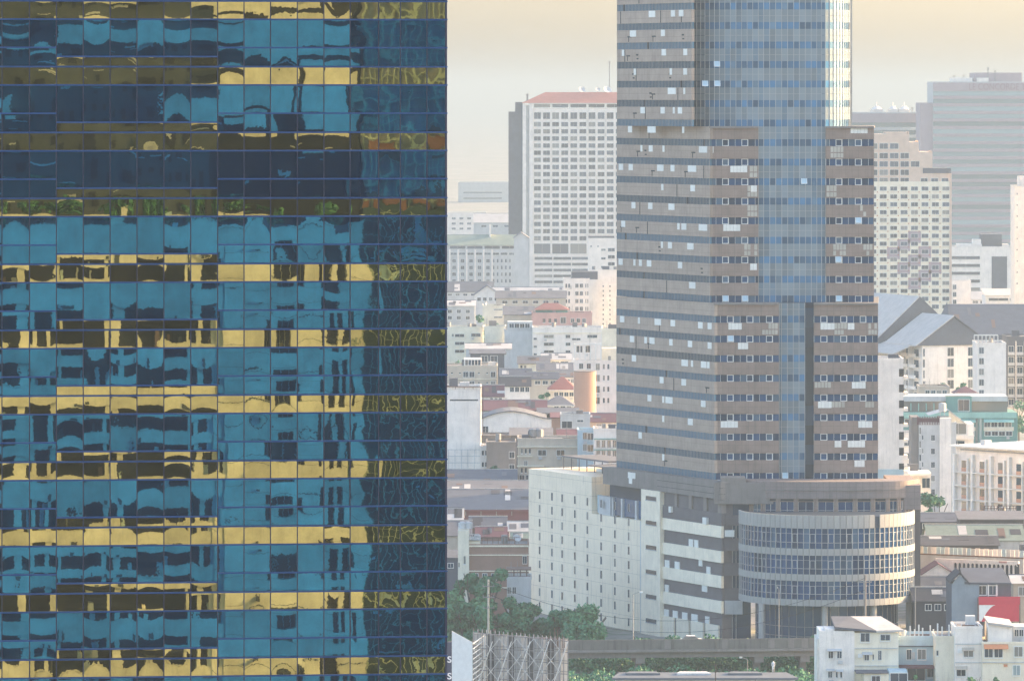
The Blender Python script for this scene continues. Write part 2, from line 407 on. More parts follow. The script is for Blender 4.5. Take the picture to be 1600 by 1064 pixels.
for fl in range(-2, 11):
    yb = floor_y0 + FP * fl
    for dy, xa, xb in ((0, GXS[0], 0), (-28.5, GXS[0], 0), (44, GXS[0], g_x(88)), (44, g_x(340), 0), (58, g_x(88), g_x(340))):
        z = g_z(yb + dy)
        MB().box(xa, xb + (0.06 if xb == 0 else 0), -0.105, 0.05, z - 0.042, z + 0.042).build('transom', M['transom'], office)
MB().box(GXS[0] - 12, -0.05, 0.06, 26, 0, zt_all).build('backing_wall', M['body_d'], office)

# ------------------------------------------------------------------ what the mirror glass looks at: a balconied block beside the viewpoint
HD = 345.0
nx_, ny_ = sa, -ca
VX0, VY0 = GX0 - nx_ * HD, GY0 - ny_ * HD
def h_u(px):
    k = (px - 800) / F
    return (k * VY0 - VX0) / (ca - k * sa)
def h_z(y): return ZC - (y - HZ) * 682.0 / F
H_O = (GX0 + nx_ * HD, GY0 + ny_ * HD, 0.0)
# local frame: x along the facade, y = towards the mirror building is -y after a half turn, so build with +y outward
hotel = thing('balcony_block', 'pale balconied apartment block mirrored in the blue glass facade', 'apartment block', H_O, GA)
M['h_wall'] = wallmat('warm pale render', (0.80, 0.75, 0.63), stain=0.4, vary=0.12, stain_col=(0.3, 0.28, 0.24))  # the render's own pale warm tone
M['h_dark'] = plain('dark balcony recess', (0.006, 0.007, 0.008), 0.7)  # near-black, so the colour itself carries the shade of the recesses
M['h_frame'] = plain('pale scaffold frame', (0.34, 0.40, 0.32), 0.6)
M['h_net'] = wallmat('dark green netting', (0.030, 0.060, 0.066), stain=0.3)
M['h_mid'] = wallmat('grey set-back render', (0.070, 0.082, 0.082), stain=0.4)
M['h_rust'] = wallmat('rust-red panel', (0.20, 0.095, 0.07), stain=0.6)
hw = MB()
xl, xr = h_u(-160), h_u(566)
x_b = h_u(336)
HF = 52.0                        # floor height in mirror pixels
zroof = h_z(352)
y_top = 352
# solid stretch with two columns of openings
def bands(px0, px1, y0, y1, mi=0, out=0.0, dep=1.2):
    hw.box(h_u(px0), h_u(px1), -dep, out, h_z(y1), h_z(y0), mi)
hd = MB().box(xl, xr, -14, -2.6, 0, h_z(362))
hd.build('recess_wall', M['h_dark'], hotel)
levels = []
y = 352.0
# pale balcony fronts alternate with dark recesses (photo rows of the mirrored image)
fronts = [(346, 409), (444, 487), (545, 573), (603, 637), (676, 706), (750, 789), (821, 857), (893, 919), (966, 1008), (1040, 1076), (1110, 1145), (1180, 1215)]
for (a, b_) in fronts:
    bands(-160, 340, a, b_, 0, 0.0, 1.3)
for px0, px1 in ((-160, -118), (-52, -18), (28, 46), (74, 85), (171, 187), (302, 313), (331, 345)):
    bands(px0, px1, 352, 1230, 0, -0.35, 1.5)
for px0, px1 in ((345, 424), (466, 508), (546, 570)):
    bands(px0, px1, 346, 1230, 0, 0.1, 2.4)
for k in range(10):
    y0 = 352 + 92 * k
    bands(424, 466, y0, y0 + 52, 0, 0.1, 2.4)
    bands(508, 546, y0 + 8, y0 + 34, 0, 0.1, 2.4); bands(524, 532, y0 + 34, y0 + 100, 0, 0.02, 1.4)
hw.build('balcony_front', M['h_wall'], hotel)
det = MB(); q = random.Random(21)
for (a, b_) in fronts:                       # rails, planters, air-conditioner boxes, curtains on the balconies
    det.box(h_u(-160), h_u(340), 0.02, 0.08, h_z(a) + .05, h_z(a) + .12)
    for k in range(9):
        u = h_u(q.uniform(-150, 335)); w0 = q.uniform(.15, .9)
        det.box(u, u + w0, -2.4, -1.5, h_z(a) - .2, h_z(a) + q.uniform(.4, 1.9), q.randrange(4))
    for k in range(4):
        u = h_u(q.uniform(-150, 335)); det.box(u, u + q.uniform(.3, 1.0), .0, .05, h_z(b_) + .1, h_z(b_) + q.uniform(.5, 1.2), 3)
for k in range(16):
    z = h_z(352 + 46*k); det.box(h_u(345), h_u(566), .1, .14, z, z + .07, 3)
for k in range(10):
    y0 = 352 + 92*k
    for t in (.33, .66): det.box(h_u(424 + 42*t) - .04, h_u(424 + 42*t) + .04, -2.3, -2.2, h_z(y0 + 92), h_z(y0 + 52), 0)
    det.box(h_u(424), h_u(466), -.1, .3, h_z(y0 + 52) - .2, h_z(y0 + 52) - .1, 3)
    det.box(h_u(400), h_u(406), .1, .5, h_z(y0 + 40), h_z(y0 + 34), 3)
det.build('balcony_clutter', [M['h_wall'], M['aqua'], M['rust'], M['h_mid']], hotel)
up = MB()
up.box(xl, h_u(345), -16, -7, h_z(362), h_z(-120))
up.build('set_back_storeys', M['h_mid'], hotel)
uw = MB(); q = random.Random(31)
for j in range(9):
    for i in range(13):
        if q.random() < .25: continue
        px0 = -30 + 29*i + q.uniform(-4, 4); y0 = -60 + 46*j + q.uniform(-3, 3)
        uw.box(h_u(px0), h_u(px0 + q.uniform(8, 20)), -7.05, -6.92, h_z(y0 + q.uniform(14, 26)), h_z(y0))
uw.build('set_back_window', M['h_dark'], hotel)
ul = MB()
for i in range(40):
    px0 = q.uniform(-30, 540); y0 = q.uniform(-20, 335); base_y = -6.9 if px0 < 345 else -7.4
    ul.box(h_u(px0), h_u(px0 + q.uniform(3, 40)), base_y, base_y + .1, h_z(y0 + q.uniform(1.5, 7)), h_z(y0))
ul.build('pale_ledge', M['pale'], hotel)
u2 = MB()
for px0, px1, a, b_ in ((0, 90, 60, 72), (90, 345, 35, 70), (0, 28, 150, 176), (246, 345, 150, 182), (345, 560, 22, 84), (345, 470, 104, 176), (480, 560, 100, 205), (345, 430, 186, 204),
                        (-160, 0, 30, 60), (0, 345, -40, -8), (345, 560, -60, 0), (345, 520, -4, 14)):
    u2.box(h_u(px0), h_u(px1), -7.4, -6.2, h_z(b_), h_z(a))
u2.build('parapet_panel', M['h_wall'], hotel)
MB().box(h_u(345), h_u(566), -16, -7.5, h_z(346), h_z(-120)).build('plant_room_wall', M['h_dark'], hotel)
scaf = thing('netted_building', 'dark netted building behind pale scaffold poles, mirrored in the blue glass', 'building', H_O, GA)
MB().box(h_u(575), h_u(900), -20, -6, 0, h_z(330)).build('netting_wall', M['h_net'], scaf)
MB().box(h_u(575), h_u(900), -20, -9, h_z(330), h_z(-100)).build('upper_wall', wallmat('sky-toned upper render', (0.26, 0.28, 0.30), stain=0.5), scaf)  # wall tone lightened to stand in for sky in the mirror image
sm = MB()
for i in range(19):
    xx = h_u(578 + i * 17)
    sm.box(xx - 0.07, xx + 0.07, -5.6, -5.42, 0, h_z(345))
for k in range(30):
    z = h_z(352 + k * 28)
    sm.box(h_u(575), h_u(900), -5.4, -5.25, z - 0.04, z + 0.04)
for i in range(16):
    xx = h_u(582 + i * 19)
    sm.box(xx - 0.13, xx + 0.13, -8.8, -8.6, h_z(330), h_z(-60))
for k in range(12):
    z = h_z(300 - k * 30)
    sm.box(h_u(575), h_u(900), -8.58, -8.4, z - 0.1, z + 0.1)
sm.build('scaffold_frame', M['h_frame'], scaf)
pb = MB(); q = random.Random(8)
for i in range(46):
    px0 = q.uniform(576, 740); y = q.choice((q.uniform(360, 420), q.uniform(780, 1080), q.uniform(780, 1080)))
    pb.box(h_u(px0), h_u(px0 + q.uniform(4, 26)), -5.9, -5.75, h_z(y + q.uniform(3, 14)), h_z(y))
pb.build('sky_patch_sheet', M['aqua'], scaf)  # sheets added to put pale sky patches into the mirror image
rp = MB()
for px0, px1, a, b_ in ((592, 634, 214, 238), (606, 650, 306, 331), (664, 690, 300, 322), (672, 720, 216, 232), (575, 590, 312, 333), (700, 740, 306, 330)):
    rp.box(h_u(px0), h_u(px1), -8.3, -8.1, h_z(b_), h_z(a))
rp.build('rust_panel', M['h_rust'], scaf)
# ------------------------------------------------------------------ foliage
def leafmat(name, a, b_):
    m, nt, N, L, bs = new_mat(name)
    tc = N.new('ShaderNodeTexCoord').outputs['Object']
    f, _ = noise(nt, tc, 0.9, 3); g, _ = noise(nt, tc, 9.0, 2)
    v = mathn(nt, 'ADD', mathn(nt, 'MULTIPLY', f, 0.6), mathn(nt, 'MULTIPLY', g, 0.4))
    L.new(mix_col(nt, 'MIX', maprange(nt, v, 0.35, 0.65, 0, 1), a, b_), bs.inputs['Base Color'])
    bs.inputs['Roughness'].default_value = 0.6; bs.inputs['Specular IOR Level'].default_value = 0.3
    try: bs.inputs['Subsurface Weight'].default_value = 0
    except Exception: pass
    return m
M['leaf'] = leafmat('tropical leaf', (0.024, 0.105, 0.055), (0.085, 0.26, 0.125))
M['leaf_y'] = leafmat('light leaf', (0.04, 0.15, 0.068), (0.12, 0.31, 0.14))
M['bark'] = wallmat('bark', (0.10, 0.085, 0.07), stain=0.3)
def crown_mesh(name, r, h, n, leaf, seed, mat, lobes=9):
    q = random.Random(seed); vs_, fs = [], []
    cs = []
    for i in range(lobes):
        a = q.uniform(0, 6.283); rr = r * math.sqrt(q.random()) * 0.72
        cs.append((rr*math.cos(a), rr*math.sin(a), h * q.uniform(0.22, 0.80), r * q.uniform(0.26, 0.46)))
    for i in range(n):
        cx, cy_, cz, cr = cs[q.randrange(lobes)]
        d = Vector((q.gauss(0,1), q.gauss(0,1), q.gauss(0,1))).normalized()
        rad = cr * (q.random() ** 0.28) * q.uniform(0.85, 1.18)
        p = Vector((cx, cy_, cz)) + Vector((d.x*rad, d.y*rad, d.z*rad*0.8))
        nrm = (d * 0.7 + Vector((q.gauss(0,.6), q.gauss(0,.6), q.gauss(0.35,.6)))).normalized()
        t = nrm.cross(Vector((q.gauss(0,1), q.gauss(0,1), q.gauss(0,1)))).normalized(); u = nrm.cross(t)
        s = leaf * q.uniform(0.55, 1.3); k = len(vs_)
        vs_ += [tuple(p - t*s), tuple(p + u*s*0.55), tuple(p + t*s*1.1), tuple(p - u*s*0.5)]
        fs.append((k, k+1, k+2, k+3))
    me = bpy.data.meshes.new(name); me.from_pydata(vs_, [], fs); me.materials.append(mat); return me
def trunk_mb(h, r, cr, seed):
    q = random.Random(seed); mb = MB()
    mb.cyl(0, 0, 0, h*0.62, r, 8, 0, r*0.6)
    for i in range(6):
        a = i*1.05 + q.random(); z0 = h*q.uniform(0.35, 0.6)
        mb.beam((0,0,z0), (cr*0.62*math.cos(a), cr*0.62*math.sin(a), h*q.uniform(0.72, 0.9)), r*0.5)
    return mb
def tree(label, px, ybase_or_none, Y, ytop, rpx, seed, n=1500, leaf=0.40, mat='leaf', name='tree', z0=0.0, cat='tree', group=None, low=0.25):
    x = PX(px, Y); h = PZ(ytop, Y) - z0; r = rpx * Y / F
    t = thing(name, label, cat, (x, Y, z0), group=group)
    trunk_mb(h, max(0.1, r*0.07), r, seed).build('trunk', M['bark'], t)
    link('crown', crown_mesh('crown', r, h*(1-low)*1.22, n, leaf, seed, M[mat]), t, (0, 0, h*low - 0.06*h))
    return t

# roof-terrace planting of the mirrored block
q_ = random.Random(5)
for i in range(9):
    u = h_u(-20 + 66*i + q_.uniform(-12, 12)); r_ = q_.uniform(1.3, 2.4)
    t = link('terrace_shrub', crown_mesh('terrace_shrub', r_, q_.uniform(2.0, 3.6), 500, .3, 200 + i, M['leaf']), hotel, (u, -3.2, h_z(346)))
# ------------------------------------------------------------------ brown and blue office tower with its podium
TY = 1120.0
T_O = (PX(1168, TY), TY, 0.0)
tower = thing('office_tower', 'weathered brown and blue glass office tower with stepped shoulders and a curved podium', 'office tower', T_O)
def tx(px, Y): return PX(px, Y) - T_O[0]
def ty(Y): return Y - TY
S0 = TY / F
def zt(k): return ZC - (736.5 - 30.5*k - HZ) * S0        # top of window row k
WH = 1.24
KTOP = 28
# sections: (first row, last row, front depth, corner px)
DX, DY = -0.453, 1.0; DL = math.hypot(DX, DY)
SA = math.atan2(-DY, -DX)                                # side frame: x from the rear edge to the front corner
class Side:
    def __init__(s, corner_px, Y, far_px):
        s.X0 = PX(corner_px, Y); s.Y = Y
        s.len = s.t(far_px) * DL
        s.o = (s.X0 + DX*s.t(far_px) - T_O[0], Y + DY*s.t(far_px) - TY, 0)
    def t(s, px):
        k = (px - 800) / F
        return (s.X0 - k * s.Y) / (k - DX)
    def lx(s, px): return s.len - s.t(px) * DL
    def z(s, px, y): return ZC - (y - HZ) * (s.Y + s.t(px)) / F
    def depth(s, px): return s.Y + s.t(px)
sC, sB, sA = Side(1115, 1116, 963), Side(1108, 1120, 963.5), Side(1080.5, 1121, 964)
secs = {'C': (0, 8, sC), 'B': (9, 17, sB), 'A': (18, KTOP, sA)}
def ribbon_mesh(L_, seed):
    q = random.Random(seed)
    mb = MB().box(0, L_, 0.12, 0.5, 0, WH, 0)
    n = int(L_ / 0.6)
    for i in range(n + 1):
        x = L_ * i / n
        mb.box(x - 0.035, x + 0.035, 0.02, 0.12, 0, WH, 1)
    return mb.mesh('ribbon_window', [M['glass_r'], M['steel']])
ribs = {}
for key, (k0, k1, s) in secs.items():
    rm = ribbon_mesh(s.len, 3)
    # core behind the ribbon
    for k in range(k0, k1 + 1):
        link('ribbon_window', rm, tower, (s.o[0], s.o[1], zt(k) - WH), SA)
        zlo = zt(k); zhi = zt(k+1) - WH
        MB().box(0, s.len + (0.35 if key != 'A' else 0), 0, 0.6, zlo, zhi).build('side_spandrel', M['tower_s'], tower, (s.o[0], s.o[1], 0), SA)
# parapet of the lowest band, just above the podium roof
MB().box(0, sC.len + .35, 0, 0.6, zt(0) - WH - 1.6, zt(0) - WH).build('side_spandrel', M['tower_s'], tower, (sC.o[0], sC.o[1], 0), SA)
# opaque cores
def core(poly, z0, z1, mat, name='core_wall'): MB().prism(poly, z0, z1).build(name, mat, tower)
def sp(s, inset):  # inset corner points of the side face
    nx, ny = -DY/DL, DX/DL * 1.0
    a = (s.o[0] + inset*0.911 + 0.0, s.o[1] + inset*0.413); b = (s.X0 - T_O[0] + inset*0.911, s.Y - TY + inset*0.413)
    return a, b
for key, (k0, k1, s), pr in (('C', secs['C'], 1371), ('B', secs['B'], 1365.5), ('A', secs['A'], 1270)):
    a, b = sp(s, 0.55)
    Yf = s.Y + 4.6
    b = (b[0] - 0.453*4.05, b[1])
    xr_ = tx(pr, Yf) if key != 'A' else b[0] + 0.4
    back = ty(s.Y + s.len * 0.9)
    z0 = zt(k0) - WH - (1.6 if key == 'C' else 0.0); z1 = zt(k1 + 1) - WH - 0.05
    core([a, (b[0], ty(Yf)), (xr_ - 0.2, ty(Yf)), (xr_ - 0.2, back), (a[0], back)], z0, z1, M['body_d'])

# wall faces: front wings
def wing(px0, px1, Y, k0, k1, edges, framed, side_open=False):
    x0, x1 = tx(px0, Y), tx(px1, Y)
    for k in range(k0, k1 + 1):
        MB().box(x0, x1, ty(Y), ty(Y) + 0.5, zt(k), zt(k+1) - WH).build('spandrel', M['tower_c'], tower)
    cache = {}
    for k in range(k0, k1 + 1):
        for i in range(len(edges) - 1):
            wdt = (edges[i+1] - edges[i]) * S0
            fr = i in framed
            key = (round(wdt, 2), fr)
            if key not in cache:
                me_p = MB().box(0, wdt, 0.26, 0.42, 0, WH).mesh('window', M['glass_t']); mb = MB()
                if fr:
                    t = 0.11
                    mb.box(0, t, 0.10, 0.26, 0, WH, 1); mb.box(wdt-t, wdt, 0.10, 0.26, 0, WH, 1)
                    mb.box(t, wdt-t, 0.10, 0.26, WH-t, WH, 1); mb.box(t, wdt-t, 0.10, 0.26, 0, t, 1)
                else:
                    mb.box(0, 0.055, 0.16, 0.26, 0, WH, 1)
                cache[key] = (me_p, mb.mesh('frame', [M['glass_t'], M['trim']]))
            wo = link('window', cache[key][0], tower, (tx(edges[i], Y), ty(Y), zt(k) - WH)); link('frame', cache[key][1], wo)
eB_l = [1108.8, 1118.6, 1128.5, 1138.4, 1148.5, 1158.6, 1168.7, 1179.8, 1184.5]
eB_r = [1290.4, 1296, 1305.8, 1315.8, 1325.5, 1336, 1346.3, 1356.7, 1365]
eC_l = [1115.5, 1125.5, 1136, 1146, 1156.4, 1166.5, 1176.7, 1186.6, 1197, 1207.3, 1217]
eC_r = [1271.7, 1282, 1292.4, 1302.8, 1313.2, 1323.3, 1333.5, 1343.6, 1353.2, 1363.3, 1371.5]
wing(1108, 1185, 1120, 9, 17, eB_l, {2, 5}); wing(1290, 1365.7, 1120, 9, 17, eB_r, {2, 5})
wing(1115, 1217, 1116, 0, 8, eC_l, {2, 5, 8}); wing(1271.5, 1372, 1116, 0, 8, eC_r, {1, 4, 7})
for a, b, Y, k in ((1115, 1219, 1116, 0), (1269, 1372, 1116, 0)):
    MB().box(tx(a, Y), tx(b, Y), ty(Y), ty(Y) + 0.5, zt(k) - WH - 1.6, zt(k) - WH).build('spandrel', M['trim'], tower)
# roof ledges of the two shoulders
for pts, k in (([(1115, 1115.5), (1217, 1115.5), (1217, 1125), (1112, 1125)], 9), ([(1271.5, 1115.5), (1372, 1115.5), (1373, 1150), (1271.5, 1125)], 9),
               ([(1108, 1119.5), (1185, 1119.5), (1185, 1128), (1105, 1128)], 18), ([(1290, 1119.5), (1366, 1119.5), (1367, 1150), (1290, 1128)], 18)):
    z = zt(k) - WH
    MB().prism([(tx(a, b), ty(b)) for a, b in pts], z - 0.3, z + 0.05).build('ledge', M['concrete'], tower)
# right flank returns
MB().box(tx(1372, 1116) - 0.35, tx(1372, 1116), ty(1116.5), ty(1150), zt(0) - 2.8, zt(9) - WH - 0.1).build('flank_wall', M['tower_c'], tower)
MB().box(tx(1365.7, 1120) - 0.35, tx(1365.7, 1120), ty(1120.5), ty(1150), zt(9) - WH, zt(18) - WH - 0.1).build('flank_wall', M['tower_c'], tower)

# curtain wall: plan polyline
PW = 9.15
e = [1290.0]
colsB = [1185.3, 1193.5, 1203, 1212.3, 1221.8, 1231, 1240.6, 1249.5, 1258.8, 1268, 1276.5, 1284, 1290]
left_e = [1080.5, 1085, 1090.5, 1096.5, 1103, 1110, 1117.5, 1125.3, 1133.5, 1142, 1150.7, 1159.4, 1168, 1176.6, 1185.3]
right_e = [1290, 1297.2, 1303.6, 1309.4, 1314.6, 1319.3, 1323.4, 1326.9, 1329.9, 1332.4, 1334.4, 1335.9, 1337]
plan = []   # (x local, y local)
YA = 1121.2
def turn(edges, start, sign):
    out = []; x, y = start
    for i in range(1, len(edges)):
        dx = (edges[i] - edges[i-1]) * S0
        full = PW * S0
        dy = math.sqrt(max(0.0, full*full - dx*dx)) if abs(dx) < full*0.985 else 0.0
        x += dx; y += dy; out.append((x, y))
    return out
base_l = (tx(1185.3, TY), ty(YA)); base_r = (tx(1290, TY), ty(YA))
lp = [base_l] + turn(left_e[::-1], base_l, -1); rp_ = [base_r] + turn(right_e, base_r, 1)
mid = [(tx(c, TY), ty(YA)) for c in colsB]
planA = lp[::-1] + mid[1:-1] + rp_
unit = {}
def panel_mesh(kind, h):
    if (kind, h) not in unit:
        mb = MB()
        if kind == 'vision_pane': mb.box(0.0, 1, 0.06, 0.16, 0, h, 0)
        else:
            mb.box(0.0, 1, 0.05, 0.16, 0, h*0.5 - 0.03, 0); mb.box(0.0, 1, 0.05, 0.16, h*0.5 + 0.03, h, 0); mb.box(0, 1, 0.08, 0.14, h*0.5 - 0.03, h*0.5 + 0.03, 1)
        unit[(kind, h)] = mb.mesh(kind, [M['glass_v'] if kind == 'vision_pane' else M['glass_s'], M['alu']])
    return unit[(kind, h)]
nv = [0]
def rbox(mb, x, y, ang, x0, x1, y0, y1, z0, z1, mi=0):
    c, s_ = math.cos(ang), math.sin(ang); n = len(mb.v)
    mb.box(x0, x1, y0, y1, z0, z1, mi)
    for i in range(n, n + 8):
        a, b, z = mb.v[i]; mb.v[i] = (x + a*c - b*s_, y + a*s_ + b*c, z)
def curtain(poly, k0, k1, narrow=False):
    nvp, nsp = MB(), MB()
    for i in range(len(poly) - 1):
        (x0, y0), (x1, y1) = poly[i], poly[i+1]
        L_ = math.hypot(x1-x0, y1-y0); ang = math.atan2(y1-y0, x1-x0)
        thin = narrow and abs(x1 - x0) < 6.8*S0          # slivers at the turned ends of the bow: one part of kind stuff
        for k in range(k0, k1 + 1):
            for kind, z, h in (('vision_pane', zt(k) - WH, WH), ('spandrel_panel', zt(k), 30.5*S0 - WH)):
                if thin:
                    if kind == 'vision_pane': rbox(nvp, x0, y0, ang, 0, L_, .06, .16, z, z + h)
                    else: rbox(nsp, x0, y0, ang, 0, L_, .05, .16, z, z + h*.5 - .03); rbox(nsp, x0, y0, ang, 0, L_, .05, .16, z + h*.5 + .03, z + h)
                    continue
                o = link(kind, panel_mesh(kind, round(h, 3)), tower, (x0, y0, z), ang); o.scale = (L_, 1, 1)
    if narrow:
        nvp.build('narrow_vision_panes', M['glass_v'], tower, kind='stuff'); nsp.build('narrow_spandrel_panels', M['glass_s'], tower, kind='stuff')
    zlo, zhi = zt(k0) - WH, zt(k1 + 1) - WH
    for (x, y) in poly:
        MB().box(x - 0.05, x + 0.05, y - 0.015, y + 0.06, zlo, zhi).build('mullion', M['alu'], tower)
curtain(planA, 18, 24, True)
# floors above the frame: one backing drum
MB().prism([(x, y + 0.2) for x, y in planA] + [(planA[-1][0], ty(1150)), (planA[0][0], ty(1150))], zt(18) - WH, zt(KTOP + 1) - WH).build('core_wall', M['body_d'], tower)
for k in range(25, KTOP + 1):
    zlo = zt(k)
    MB().prism([(x, y + 0.08) for x, y in planA] + [(planA[-1][0], ty(1149)), (planA[0][0], ty(1149))], zlo, zt(k+1) - WH).build('upper_spandrel', M['glass_s'], tower)
# shaft between the shoulders (flush in B, recessed in C)
mb_ = [(x, ty(1120.6)) for x, y in mid]
curtain(mb_, 9, 17)
colsC = [1217.5, 1221, 1230.3, 1239.5, 1248.5, 1257.5]
midC = [(tx(c, 1117.5), ty(1117.5)) for c in colsC] + [(tx(1271, 1117.5) - 0.25, ty(1116.6))]
midC[-2] = (midC[-2][0], ty(1119.5)); 
midC = [(tx(c, 1117.2), ty(1117.2)) for c in colsC[:-1]] + [(tx(1257.5, 1117.2), ty(1117.2))]
curtain(midC, 0, 8)
MB().quad([(tx(1257.5, 1117.2), ty(1117.2), zt(0) - 2.8), (tx(1257.9, 1120), ty(1121), zt(0) - 2.8), (tx(1257.9, 1120), ty(1121), zt(9) - WH), (tx(1257.5, 1117.2), ty(1117.2), zt(9) - WH)]).build('shaft_return', M['glass_d'], tower)
for k in range(0, 9):
    MB().box(tx(1257.5, 1119.6), tx(1271.6, 1119.6), ty(1119.6), ty(1119.9), zt(k) - WH - 1.0, zt(k+1) - WH - 1.0).build('recess_pane', M['glass_d'], tower)
MB().box(tx(1217, 1117.4), tx(1258, 1117.4), ty(1117.4), ty(1117.8), zt(0) - 2.8, zt(9) - WH).build('core_wall', M['body_d'], tower)
MB().box(tx(1185, 1120.9), tx(1290, 1120.9), ty(1120.9), ty(1121.1), zt(9) - WH, zt(18) - WH).build('core_wall', M['body_d'], tower)
# tilted-open lights
def open_light(px, k, Y, w=1.1, deg=38):
    mb = MB()
    c, s_ = math.cos(R(deg)), math.sin(R(deg))
    mb.quad([(0, 0, WH), (w, 0, WH), (w, -WH*s_, WH - WH*c), (0, -WH*s_, WH - WH*c)], 0)
    for a in (0, w - 0.08): mb.beam((a + .04, -.02, WH), (a + .04, -WH*s_, WH - WH*c), 0.09, 1)
    mb.beam((0, -WH*s_, WH - WH*c), (w, -WH*s_, WH - WH*c), 0.09, 1)
    mb.build('open_light', [M['aqua'], M['trim']], tower, (tx(px, Y), ty(Y) - 0.05, zt(k) - WH))
for px, k, Y in ((1097, 20, 1121.6), (1115.5, 21, 1121.3), (1116, 20, 1121.3), (1251.5, 15, 1120.5), (1336.5, 13, 1120), (1305, 11, 1120), (1129, 9, 1120), (1159.5, 9, 1120), (1306, 9, 1120), (1137, 7, 1116), (1222, 0, 1117)):
    open_light(px, k, Y)
# replaced pale panels and gaps in the cladding
pp = [(24,1014,1024),(24,1048.6,1055),(24,1061,1068),(23,984.5,994),(23,1033,1039),(22,972,975.6),(22,1034,1040.7),(22,1068,1074),(21,990.5,994),(21,1046.6,1050),(21,1068,1073.7),
 (20,1043.7,1056),(20,1068,1070.7),(19,1001,1008),(19,1032.4,1039),(19,1051.6,1054.5),(19,1059.5,1065.8),(18,981.5,987.5),(18,1012,1024.6),(18,1066,1069),(17,1001,1004),(17,1014,1020),(17,1035.4,1038.4),(17,1092.4,1105),
 (16,967,973.7),(16,982.5,989),(16,1027,1037),(16,1048,1054),(16,1075,1088),(15,1033.4,1036.8),(15,1079,1086),(14,987,993),(14,1013,1019.6),(14,1044.7,1054),(13,971,977),(13,1058.5,1062),(13,1065,1072.7),(13,1092,1105),
 (12,1033,1036),(12,1044,1050),(12,1074,1084),(11,966.8,973),(11,990,993),(11,998.7,1003),(11,1011,1017.7),(11,1059.5,1066),(10,1077,1086.7),(9,1074,1080),(9,1096,1103),
 (8,969,975.6),(8,997,1000),(8,1023,1033),(8,1048,1055),(8,1091,1098),(8,1106,1112),(7,984.5,991),(7,1007,1011),(7,1015,1023),(7,1046,1051),(7,1075,1081.5),(7,1106,1112),(6,987.5,994),(6,1065,1075),(6,1080,1083),(6,1095.5,1104),(6,1105,1108.8),
 (5,1031,1037),(5,1065,1072),(4,1012,1018),(4,1035,1038),(4,1040,1051),(4,1095.5,1102.5),(3,1035,1038),(3,1075,1082.5),(2,998,1003),(1,1035,1038)]
def sec_of(k): return sC if k <= 8 else sB if k <= 17 else sA
for k, a, b in pp:
    s = sec_of(k)
    z1 = zt(k) - WH - 0.05
    MB().box(s.lx(a), s.lx(b), -0.05, 0.0 + 0.02, z1 - 1.18, z1).build('replaced_panel', M['patch'], tower, (s.o[0], s.o[1], 0), SA)
pf = [(17,1109,1115,0),(16,1141,1167.6,0),(15,1173,1182.7,0),(13,1130,1156.7,0),(11,1172,1182.7,0),(8,1138,1159,0),(7,1153,1169,0),(3,1126,1153,0),(1,1115,1120.6,0),
      (18,1329,1355.7,0),(8,1282,1304,0),(8,1324.5,1335,0),(5,1331,1352.6,0),(4,1278,1299.5,0),(3,1341,1363,0),(2,1304,1314.7,0),(2,1324.6,1351.6,0),(1,1335,1351,0)]
for k, a, b, _ in pf:
    Y = 1116 if k <= 8 else 1120
    z1 = zt(k) - WH - 0.05
    n = max(1, round((b - a) / 5.4))
    for i in range(n):
        x0, x1 = tx(a + (b-a)*i/n, Y), tx(a + (b-a)*(i+1)/n, Y)
        MB().box(x0 + 0.015, x1 - 0.015, ty(Y) - 0.05, ty(Y) + 0.02, z1 - 1.18, z1).build('replaced_panel', M['patch'], tower)
M['bare'] = wallmat('bare plaster behind lost tiles', (0.48, 0.45, 0.38), stain=0.4)
bare = [(17,1298,1318.6),(16,1171.5,1184),(15,1291.6,1308),(15,1168,1184),(14,1168,1184),(12,1302,1322.6),(12,1349,1364),(12,1163,1184),(14,1344,1354),(8,1304,1324),(8,1357,1371),(8,1191,1216),(4,1299.5,1326),(4,1352,1371),(5,1273,1299)]
for k, a, b in bare:
    Y = 1116 if k <= 8 else 1120
    n = max(2, round((b - a) / 5.0))
    for row, (za, zb) in enumerate(((0.08, 1.1), (1.3, 2.1))):
        mb = MB()
        if k in (4, 5) and row: continue
        for i in range(n):
            if rnd.random() < 0.12: continue
            x0, x1 = tx(a + (b-a)*i/n, Y), tx(a + (b-a)*(i+0.82)/n, Y)
            mb.box(x0, x1, ty(Y) - 0.03, ty(Y) + 0.02, zt(k) - WH - zb, zt(k) - WH - za)
        if mb.f: mb.build('bare_patch', M['bare'], tower)
gaps = MB(); q = random.Random(11)
for key, (k0, k1, s) in secs.items():
    mb = MB()
    for k in range(k0, min(k1, 25) + 1):
        nn = q.randrange(1, 4) if k > 4 else q.randrange(0, 2)
        for _ in range(nn):
            x = q.uniform(1, s.len - 2); z1 = zt(k) - WH
            kind = q.random()
            if kind < 0.35: mb.box(x, x + 0.32, -0.02, 0.01, z1 - 2.3, z1 - 0.05)
            elif kind < 0.7: mb.box(x, x + 1.6, -0.02, 0.01, z1 - 1.35, z1 - 1.1); mb.box(x + .3, x + 0.6, -0.02, 0.01, z1 - 2.2, z1 - 1.36)
            else: mb.box(x, x + 0.9, -0.02, 0.01, z1 - 1.2, z1 - 0.9); mb.box(x + .2, x + 1.0, -0.02, 0.01, z1 - 1.9, z1 - 1.65)
        if q.random() < 0.5:
            x = q.uniform(1, s.len - 2); mb.box(x, x + 0.5, 0.0, 0.2, zt(k) - WH, zt(k))
    mb.build('cladding_gaps', M['dark'], tower, (s.o[0], s.o[1], 0), SA, kind='stuff')

